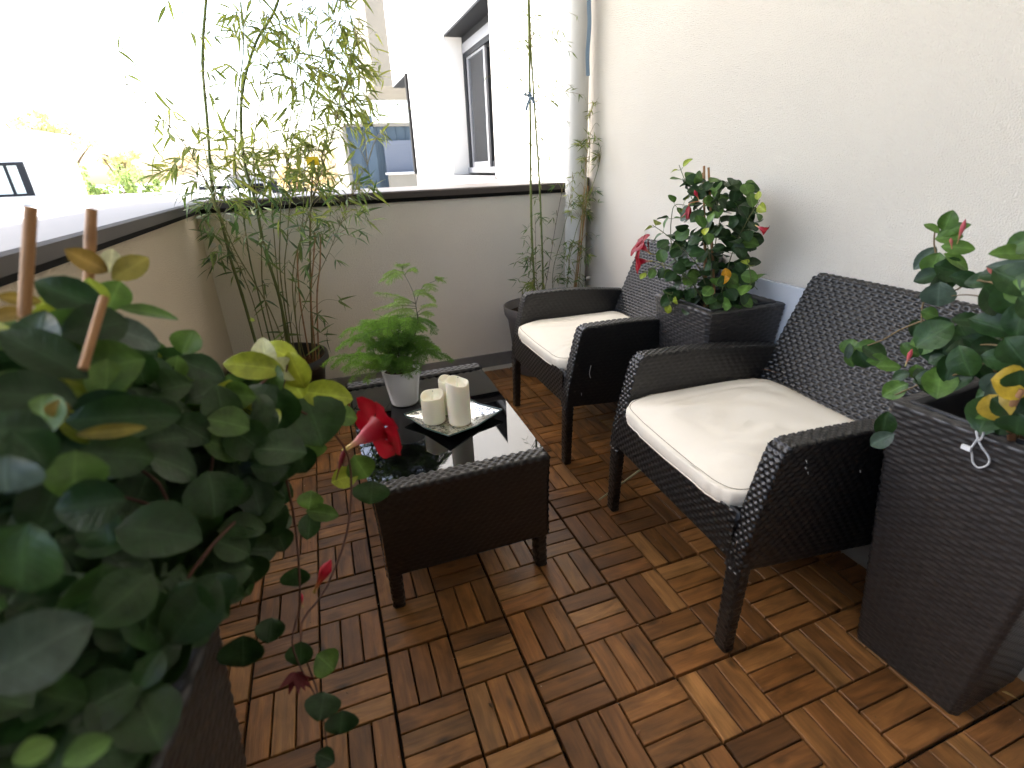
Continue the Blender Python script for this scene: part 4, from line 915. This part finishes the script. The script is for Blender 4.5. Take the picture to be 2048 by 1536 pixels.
# gingham ties
def ribbon(pts,w,name,label):
    c=curve(pts,26); P=np.zeros((26,3,3)); L=np.linspace(0,1,26)
    for i in range(26):
        a=.4*math.sin(i*.5); s=np.array([math.cos(a)*.9,-.4,math.sin(a)*.2])*w/2
        P[i,0]=c[i]-s; P[i,1]=c[i]+np.array([0,-.002,0]); P[i,2]=c[i]+s
    return P
b=empty('cloth_tie',tuple(on(1060,195,1,1.19)),'blue checked cloth knotted round the slim green bamboo culms','ribbon','blue checked cloth ties')
mb=MB()
k0=on(1062,196,1,1.185)
for pts in ([(1054,188),(1062,194),(1070,198)],[(1062,194),(1056,206),(1052,222)],[(1062,194),(1050,190),(1056,184),(1064,192)],[(1062,194),(1068,206),(1064,204)]):
    P=ribbon([on(x,y,1,1.185) for x,y in pts],.012,'',''); mb.grid(P,np.stack(np.broadcast_arrays(np.linspace(0,.08,26)[:,None],np.linspace(0,.012,3)[None]),-1))
mb.lathe([(0,-.008),(.009,-.005),(.011,0),(.009,.005),(0,.008)],tuple(k0),12); bld(mb,'knot',M['ribbon'],b)
b=empty('cloth_tie',tuple(on(1176,60,0,1.40)),'blue checked cloth strip hanging from behind the top of the downpipe','ribbon','blue checked cloth ties')
mb=MB(); P=ribbon([(1.385,1.30,2.05),(1.385,1.30,1.70),(1.383,1.302,1.62),(1.382,1.30,1.52),(1.383,1.303,1.44)],.016,'',''); 
P=ribbon([on(x+5,y,1,1.30) for x,y in ((1174,-30),(1173,10),(1174,44),(1172,80),(1170,110),(1171,152))],.020,'',''); mb.grid(P,np.stack(np.broadcast_arrays(np.linspace(0,.45,26)[:,None],np.linspace(0,.016,3)[None]),-1)); bld(mb,'strip',M['ribbon'],b)

# ==================================================================  ASPARAGUS FERN
FE=empty('asparagus_fern',(px,py_,ZT+.10),'feathery bright green asparagus fern spilling over the white pot','plant')
nd=MB(); sm=MB()
def frond(pts,bl_,col,dens=34,plane=None,side_len=.05,nl=1.):
    c=curve(pts,40); sm.tube(c,np.linspace(.0011,.0004,40),5,(.07,.10,.03),cap=False); tg=np.gradient(c,axis=0)
    Vs=[];Fs=[];Cs=[]
    up=plane if plane is not None else np.array([0,0,1.])
    for k in range(dens):
        f=.25+.75*k/dens; i=min(39,int(f*39)); t=nrmz(tg[i]); s=nrmz(np.cross(t,up))
        for sg in (-1,1):
            bd=nrmz(s*sg+t*.75+rng.normal(0,.13,3)); bl2=side_len*math.sin(PI*min(1,(f-.2)/.85)**.7)*random.uniform(.7,1.1)+.004
            m=max(3,int(bl2/.0026))
            for q in range(m):
                g=(q+.5)/m; o=c[i]+bd*bl2*g+np.array([0,0,-.25*bl2*g*g])
                for w in range(4):
                    dd=nrmz(bd*.5+rng.normal(0,.75,3)); ln=nl*random.uniform(.005,.0105)*(1-.4*g); sd=nrmz(np.cross(dd,rng.normal(0,1,3)))*.00045
                    b0=len(Vs); Vs+= [o-sd,o+sd,o+dd*ln]; Fs.append((b0,b0+1,b0+2)); cc=np.array(col)*random.uniform(.6,1.5)*(.8+.5*f); Cs+=[cc,cc,cc*1.2]
    nd.add(np.array(Vs),np.array(Fs),None,np.array(Cs))
F0=np.array([px,py_,ZT+.105]); FG=(.17,.31,.045); FD=(.09,.19,.03); FL=(.24,.34,.09)
def fp(x,y,Y): return on(x,y,1,Y)
tips=[((690,745),.25,FG),((672,700),.30,FG),((662,735),.28,FG),((700,690),.34,FG),((715,735),.22,FG),((735,700),.36,FG),((740,735),.24,FG),((760,740),.22,FD),((905,722),.22,FD),((880,700),.30,FG),((860,690),.25,FD),((850,720),.22,FD),((835,745),.20,FD),
((790,745),.22,FD),((815,735),.2,FD),((750,660),.40,FG),((780,655),.44,FG),((820,650),.42,FG),((850,660),.38,FG),((720,660),.36,FG),((870,650),.34,FD),((765,700),.24,FD),((800,690),.2,FD),((840,690),.22,FD),((700,720),.4,FG),((775,670),.18,FG),((830,665),.18,FD),((735,670),.24,FG)]
for (x,y),Y,col in tips:
    e=fp(x,y,Y); h=max(e[2]-.01,F0[2])+random.uniform(.0,.045); mid=(F0+e)/2; mid[2]=h
    m2=F0*.2+e*.8; m2[2]=max(e[2]+.02,h-.02); b0=F0+np.array([random.uniform(-.02,.02),random.uniform(-.02,.02),-.02])
    frond([b0,(b0+mid)/2+np.array([0,0,.02]),mid,m2,e],0,col,44,side_len=.033)
    e2=e+rng.normal(0,.025,3); mid2=mid+rng.normal(0,.015,3); frond([b0,(b0+mid2)/2+np.array([0,0,.02]),mid2,(m2+e2-e),e2],0,col,30,side_len=.028)
# tall airy shoots
for stem,brs in (([(800,700),(833,660),(830,600),(820,570),(806,545)],[(770,548,.34),(775,565,.30),(830,540,.3),(760,562,.36),(805,530,.33),(790,555,.25)]),
                 ([(815,700),(835,650),(832,610),(845,575),(870,562)],[(880,560,.32),(862,580,.26),(870,600,.3),(868,608,.34),(745,620,.3),(775,612,.24),(750,585,.36),(862,630,.28),(790,600,.32),(840,590,.22),(770,632,.26)]),
                 ([(800,700),(800,650),(808,600)],[(785,640,.25),(760,640,.34),(820,630,.24),(840,640,.34)])):
    c=[F0]+[fp(x,y,.31) for x,y in stem[1:]]; cc=curve(c,30); sm.tube(cc,np.linspace(.0014,.0006,30),5,(.05,.06,.03),cap=False)
    for x,y,Y in brs:
        e=fp(x,y,Y); i=int(np.argmin(np.linalg.norm(cc-(e+np.array([0,0,.0])),axis=1))); s0=cc[i]
        frond([s0,(s0+e)/2+np.array([0,0,.008]),e],0,FL,26,side_len=.026,nl=.6)
bld(nd,'fronds',M['fern'],FE); bld(sm,'stalks',M['stem'],FE)

# ==================================================================  LOOSE BITS ON THE DECK
b=empty('stick',(.80,.05,.0),'thin pale bamboo stick leaning under the nearer armchair','stick')
mb=MB(); mb.tube([on(1198,1000,2,.006),on(1283,938,2,.10)],.0032,8,(.30,.30,.18)); bld(mb,'rod',M['stem'],b)
lo=MB()
def litter(x,y,L,W,col,label,name='dry_leaf',ang=0):
    mb=MB(); p=on(x,y,2,.003); add_leaf(mb,p,(math.cos(ang),math.sin(ang),.12),(0,.2,1),L,W,col,'lance',.4,.5); o=mb.build(name,M['bamboo_leaf']); tag(o,label,'leaf','fallen leaves on the deck')
litter(2003,1383,.030,.009,(.50,.38,.16),'curled straw-coloured leaf on the deck at the lower right, beside the right planter',ang=-1.0)
litter(1385,905-20,.04,.008,(.42,.30,.15),'dry leaf caught near the back of the deck behind the coffee table') if False else None
litter(1273,1470,.016,.008,(.20,.10,.05),'tiny brown dry leaf on the deck near the bottom centre',ang=.5)
litter(988,1415,.018,.009,(.10,.06,.03),'small dark crumpled leaf on the deck in front of the coffee table',ang=2.1)
litter(1012,1424-20,.014,.004,(.12,.08,.04),'x',ang=.2) if False else None
litter(1050,985,.05,.004,(.45,.36,.2),'thin pale blade beside the table') if False else None
litter(1390,768,.05,.003,(.4,.3,.2),'x') if False else None
q=np.array([1.24,-.10,.45]); mb=MB(); add_leaf(mb,(1.235,-.105,.452),(.35,-.9,.12),(0,0,1),.05,.006,(.20,.11,.06),'lance',.3,.2); o=mb.build('dry_leaf',M['bamboo_leaf']); tag(o,'dry brown sliver at the back corner of the nearer cushion','leaf','fallen leaves on the deck')

mb=MB()
for k in range(330):
    x=random.uniform(-.42,1.25); y=random.uniform(-1.15,1.3)
    if random.random()<.6: x=round(x/.15)*.15+random.gauss(0,.003)
    z=.0012; r_=random.uniform(.0008,.0028); a=random.uniform(0,PI); c=random.choice([(.45,.38,.26),(.10,.06,.03),(.20,.12,.06),(.55,.5,.42)])
    d=np.array([math.cos(a),math.sin(a),0]); e=np.array([-d[1],d[0],0])*random.uniform(.25,.8); p=np.array([x,y,z])
    mb.add([p-d*r_,p-e*r_,p+d*r_,p+e*r_,p+np.array([0,0,r_*.6])],[(0,1,4),(1,2,4),(2,3,4),(3,0,4)],None,c)
mb.build('plant_debris',M['bamboo_leaf'],smooth=False,kind='stuff')
# ==================================================================  OUTSIDE WORLD
mb=MB(); mb.box((-400,-200,-3.4),(400,700,-3.2)); mb.build('ground',M['ground'],smooth=False,kind='structure')
b=empty('neighbour_roof',(-5,3,.6),'wide white flat roof just beyond the left parapet','roof')
mb=MB(); mb.box((-16,-7,-3.2),(-1.3,12.6,.70)); bld(mb,'slab',M['roof'],b,False)
mb=MB(); mb.box((-16,12.3,.70),(-1.3,12.6,.78)); mb.box((-1.5,-7,.70),(-1.3,12.3,.76)); bld(mb,'edge',M['white_wall'],b,False)
# white house on the left with a dark framed window
b=empty('white_house',(-7,12,.7),'white flat-roofed house at the far left with a dark-framed window','house')
mb=MB(); mb.box((-12,10.8,.70),(-4.34,12.2,1.84)); mb.box((-12,10.7,1.84),(-4.30,12.2,1.90)); bld(mb,'wall',M['white_wall'],b,False)
wf=MB(); wf.box((-5.6,10.76,.86),(-4.66,10.80,.90)); wf.box((-5.6,10.76,1.36),(-4.66,10.80,1.41)); wf.box((-4.76,10.76,.90),(-4.66,10.80,1.36)); wf.box((-4.95,10.765,.90),(-4.91,10.80,1.36)); wf=bld(wf,'window',M['frame'],b,False)
mb=MB(); mb.box((-5.6,10.785,.90),(-4.76,10.795,1.36)); o=mb.build('pane',principled('pale_pane',(.55,.62,.58),.1,.5),wf,False); o.data.transform(Matrix.Translation(-Vector(b.location)))
# foliage generator for far trees
def crown(mb,c,rx,ry,rz,n,cols,s=(.05,.11),clumps=14):
    cl=[(np.array([random.gauss(0,.45)*rx,random.gauss(0,.45)*ry,random.gauss(0,.45)*rz]),random.uniform(.25,.5)) for _ in range(clumps)]
    Vs=[];Fs=[];Cs=[]
    for k in range(n):
        q,rr=random.choice(cl); d=rng.normal(0,1,3); d=d/np.linalg.norm(d)*rr*random.random()**.4
        p=np.array(c)+q+d*np.array([rx,ry,rz]); a=nrmz(rng.normal(0,1,3)); e=nrmz(np.cross(a,rng.normal(0,1,3))); L=random.uniform(*s)
        b0=len(Vs); Vs+=[p-a*L/2,p+e*L*.3,p+a*L/2,p-e*L*.3]; Fs.append((b0,b0+1,b0+2,b0+3)); cc=np.array(random.choice(cols))*random.uniform(.7,1.3); Cs+=[cc]*4
    mb.add(np.array(Vs),np.array(Fs),None,np.array(Cs))
def tree(loc,h,rx,rz,n,cols,label,name='tree',cat='tree',s=(.08,.16),clumps=16,z0=-3.2,group=None):
    b=empty(name,(loc[0],loc[1],z0),label,cat,group); mb=MB(); top=np.array([loc[0],loc[1],loc[2]])
    base=np.array([loc[0],loc[1],z0]); mb.tube(curve([base,(base+top)/2+np.array([.1,0,0]),top],12),np.linspace(.16,.06,12),8)
    for k in range(9):
        a=random.uniform(0,2*PI); e=top+np.array([math.cos(a)*rx*.8,math.sin(a)*rx*.8,random.uniform(-.2,.8)*rz]); s0=base+(top-base)*random.uniform(.75,1)
        mb.tube(curve([s0,(s0+e)/2+np.array([0,0,.1]),e],8),np.linspace(.05,.015,8),6)
    bld(mb,'trunk',M['bark'],b); mb=MB(); crown(mb,top,rx,rx,rz,n,cols,s,clumps); bld(mb,'crown',M['hedge'],b)
YG=[(.60,.56,.26),(.70,.60,.30),(.50,.54,.26),(.72,.62,.34)]; AU=[(.70,.52,.28),(.68,.46,.28),(.62,.56,.3),(.55,.52,.3)]; HG=[(.26,.36,.10),(.34,.44,.14),(.44,.52,.2),(.20,.28,.08)]  # far foliage colours raised to imitate blown-out glare
tree((-6.9,18.8,2.2),2,1.15,.75,2600,YG,'yellowing tree rising behind the white house at the far left',clumps=22)
tree((-5.6,19.6,1.55),1,.55,.4,900,YG,'low yellow tree beyond the hedge, right of the white house',clumps=10)
b=empty('hedge',(-4.6,13.8,-3.2),'green leafy hedge beyond the flat roof','hedge')
mb=MB(); 
for k in range(12): crown(mb,(-5.5+k*.18,13.8+random.uniform(-.1,.1),.75+random.uniform(-.05,.1)),.28,.25,.50,330,HG,(.05,.11),5)
bld(mb,'foliage',M['hedge'],b)
mb=MB()
for k in range(5): mb.tube([(-5.4+k*.4,13.8,-3.2),(-5.35+k*.4,13.8,.8)],.05,8)
bld(mb,'trunks',M['bark'],b)
def far_house(x0,x1,Y,z1,roof,label,col,dp=6):
    b=empty('distant_house',((x0+x1)/2,Y,-3.2),label,'house','distant houses beyond the bamboo'); mb=MB(); mb.box((x0,Y,-3.2),(x1,Y+dp,z1)); bld(mb,'wall',col,b,False)
    mb=MB(); m=(x0+x1)/2; V=[(x0-.2,Y-.2,z1),(x1+.2,Y-.2,z1),(x1+.2,Y+dp,z1),(x0-.2,Y+dp,z1),(m-(x1-x0)*.2,Y+dp/2,z1+roof),(m+(x1-x0)*.2,Y+dp/2,z1+roof)]
    mb.add(V,[(0,1,5,4),(2,3,4,5)]); mb.add(V,[(1,2,5),(3,0,4)]); bld(mb,'roof',principled('grey_tiles',(.30,.27,.26),.8,.2),b,False)
    mb=MB(); 
    for k in range(3):
        xx=x0+(x1-x0)*(k+.5)/3; mb.box((xx-.3,Y-.03,z1-1.3),(xx+.3,Y-.004,z1-.5))
    bld(mb,'windows',M['frame'],b,False)
for (xa,xb,yt,Yd,rf,lb,ml) in ((395,452,352,30,.5,'small white distant house seen left of the tall bamboo culms','white_wall'),(470,520,350,34,.5,'pale distant house seen between the bamboo culms','white_wall'),(535,615,342,30,.6,'beige distant house with a grey roof right of the culms','beige'),(330,385,368,40,.5,'tiny distant house above the end of the hedge','white_wall')):
    a=on(xa,yt,1,Yd); c_=on(xb,yt,1,Yd); far_house(a[0],c_[0],Yd,a[2],rf,lb,M[ml])
for (xc,yc,Yd,rr,lb) in ((590,360,24,.9,'orange autumn tree beyond the parapet, left of the slate blue building'),(655,358,22,.8,'golden autumn tree beside the slate blue building'),(350,330,45,1.8,'faint tan tree above the distant houses'),(650,335,40,1.8,'faint brown tree above the golden one')):
    a=on(xc,yc,1,Yd); tree(tuple(a),1,rr,rr*.6,900,AU,lb,clumps=10,s=(.1,.22))
# slate blue building
b=empty('metal_clad_building',(2.2,14,-3.2),'slate blue metal-clad building with a pale roof edge behind the bamboo','building')
mb=MB(); mb.box((1.06,14,-3.2),(6,20,2.10)); bld(mb,'wall',M['shed'],b,False)
mb=MB()
for k in range(14): mb.box((1.14+k*.24,13.972,-3.2),(1.16+k*.24,14.0,2.10))
mb.box((1.50,13.9,-3.2),(1.75,13.97,2.35)); bld(mb,'seams',M['shed'],b,False)
mb=MB(); mb.box((1.02,13.9,2.10),(6,20,2.18)); mb.box((.96,13.95,-3.2),(1.06,20,2.10)); bld(mb,'roof_edge',M['beige'],b,False)
mb=MB(); mb.box((1.96,13.90,.96),(2.95,13.96,1.76)); 
for k in range(12): mb.box((1.97,13.885,.98+k*.062),(2.94,13.90,1.025+k*.062))
bld(mb,'roller_shutter',M['shutter'],b,False)
b=empty('low_wall',(2.3,13.5,-3.2),'short beige wall block in front of the slate blue building','wall')
mb=MB(); mb.box((1.95,13.4,-3.2),(3.4,13.7,.93)); bld(mb,'block',M['beige'],b,False)
mb=MB(); mb.box((1.90,13.35,.93),(3.4,13.75,.98)); bld(mb,'cap',M['white_wall'],b,False)

# ==================================================================  LIGHT, SKY, CAMERA
SD=np.array([-.75,.66]); SD=SD/np.linalg.norm(SD); EL=R(52)
w=bpy.data.worlds.new('World'); S.world=w; w.use_nodes=True; nt=w.node_tree; nt.nodes.clear()
sky=nt.nodes.new('ShaderNodeTexSky'); sky.sky_type='NISHITA'; sky.sun_disc=False; sky.sun_elevation=EL; sky.sun_rotation=math.atan2(SD[0],SD[1]); sky.air_density=1.0; sky.dust_density=3.5
bg=nt.nodes.new('ShaderNodeBackground'); bg.inputs['Strength'].default_value=.15; ow=nt.nodes.new('ShaderNodeOutputWorld')
nt.links.new(sky.outputs[0],bg.inputs[0]); nt.links.new(bg.outputs[0],ow.inputs[0])
L=bpy.data.lights.new('sun','SUN'); L.energy=3.0; L.angle=R(.5); L.color=(1,.97,.93); lo_=bpy.data.objects.new('sun',L); COL.objects.link(lo_)
dirv=Vector((SD[0]*math.cos(EL),SD[1]*math.cos(EL),math.sin(EL))); lo_.rotation_euler=dirv.to_track_quat('Z','Y').to_euler(); lo_.location=(-5,2,8)
cam=bpy.data.cameras.new('camera'); cam.sensor_width=36; cam.lens=CF/2048*36; cam.clip_start=.02; cam.clip_end=2000
co=bpy.data.objects.new('camera',cam); COL.objects.link(co)
m3=Matrix(((RT[0],UP[0],-FW[0]),(RT[1],UP[1],-FW[1]),(RT[2],UP[2],-FW[2])))
co.matrix_world=Matrix.Translation(Vector(CC))@m3.to_4x4(); S.camera=co
cam.dof.use_dof=True; cam.dof.focus_distance=1.75; cam.dof.aperture_fstop=4.0
S.view_settings.view_transform='Standard'; S.view_settings.look='None'; S.view_settings.gamma=1; S.view_settings.exposure=2.60
S.render.engine='CYCLES'
S.cycles.use_denoising=True; S.cycles.max_bounces=10; S.cycles.diffuse_bounces=5; S.cycles.transparent_max_bounces=12
S.cycles.sample_clamp_indirect=20
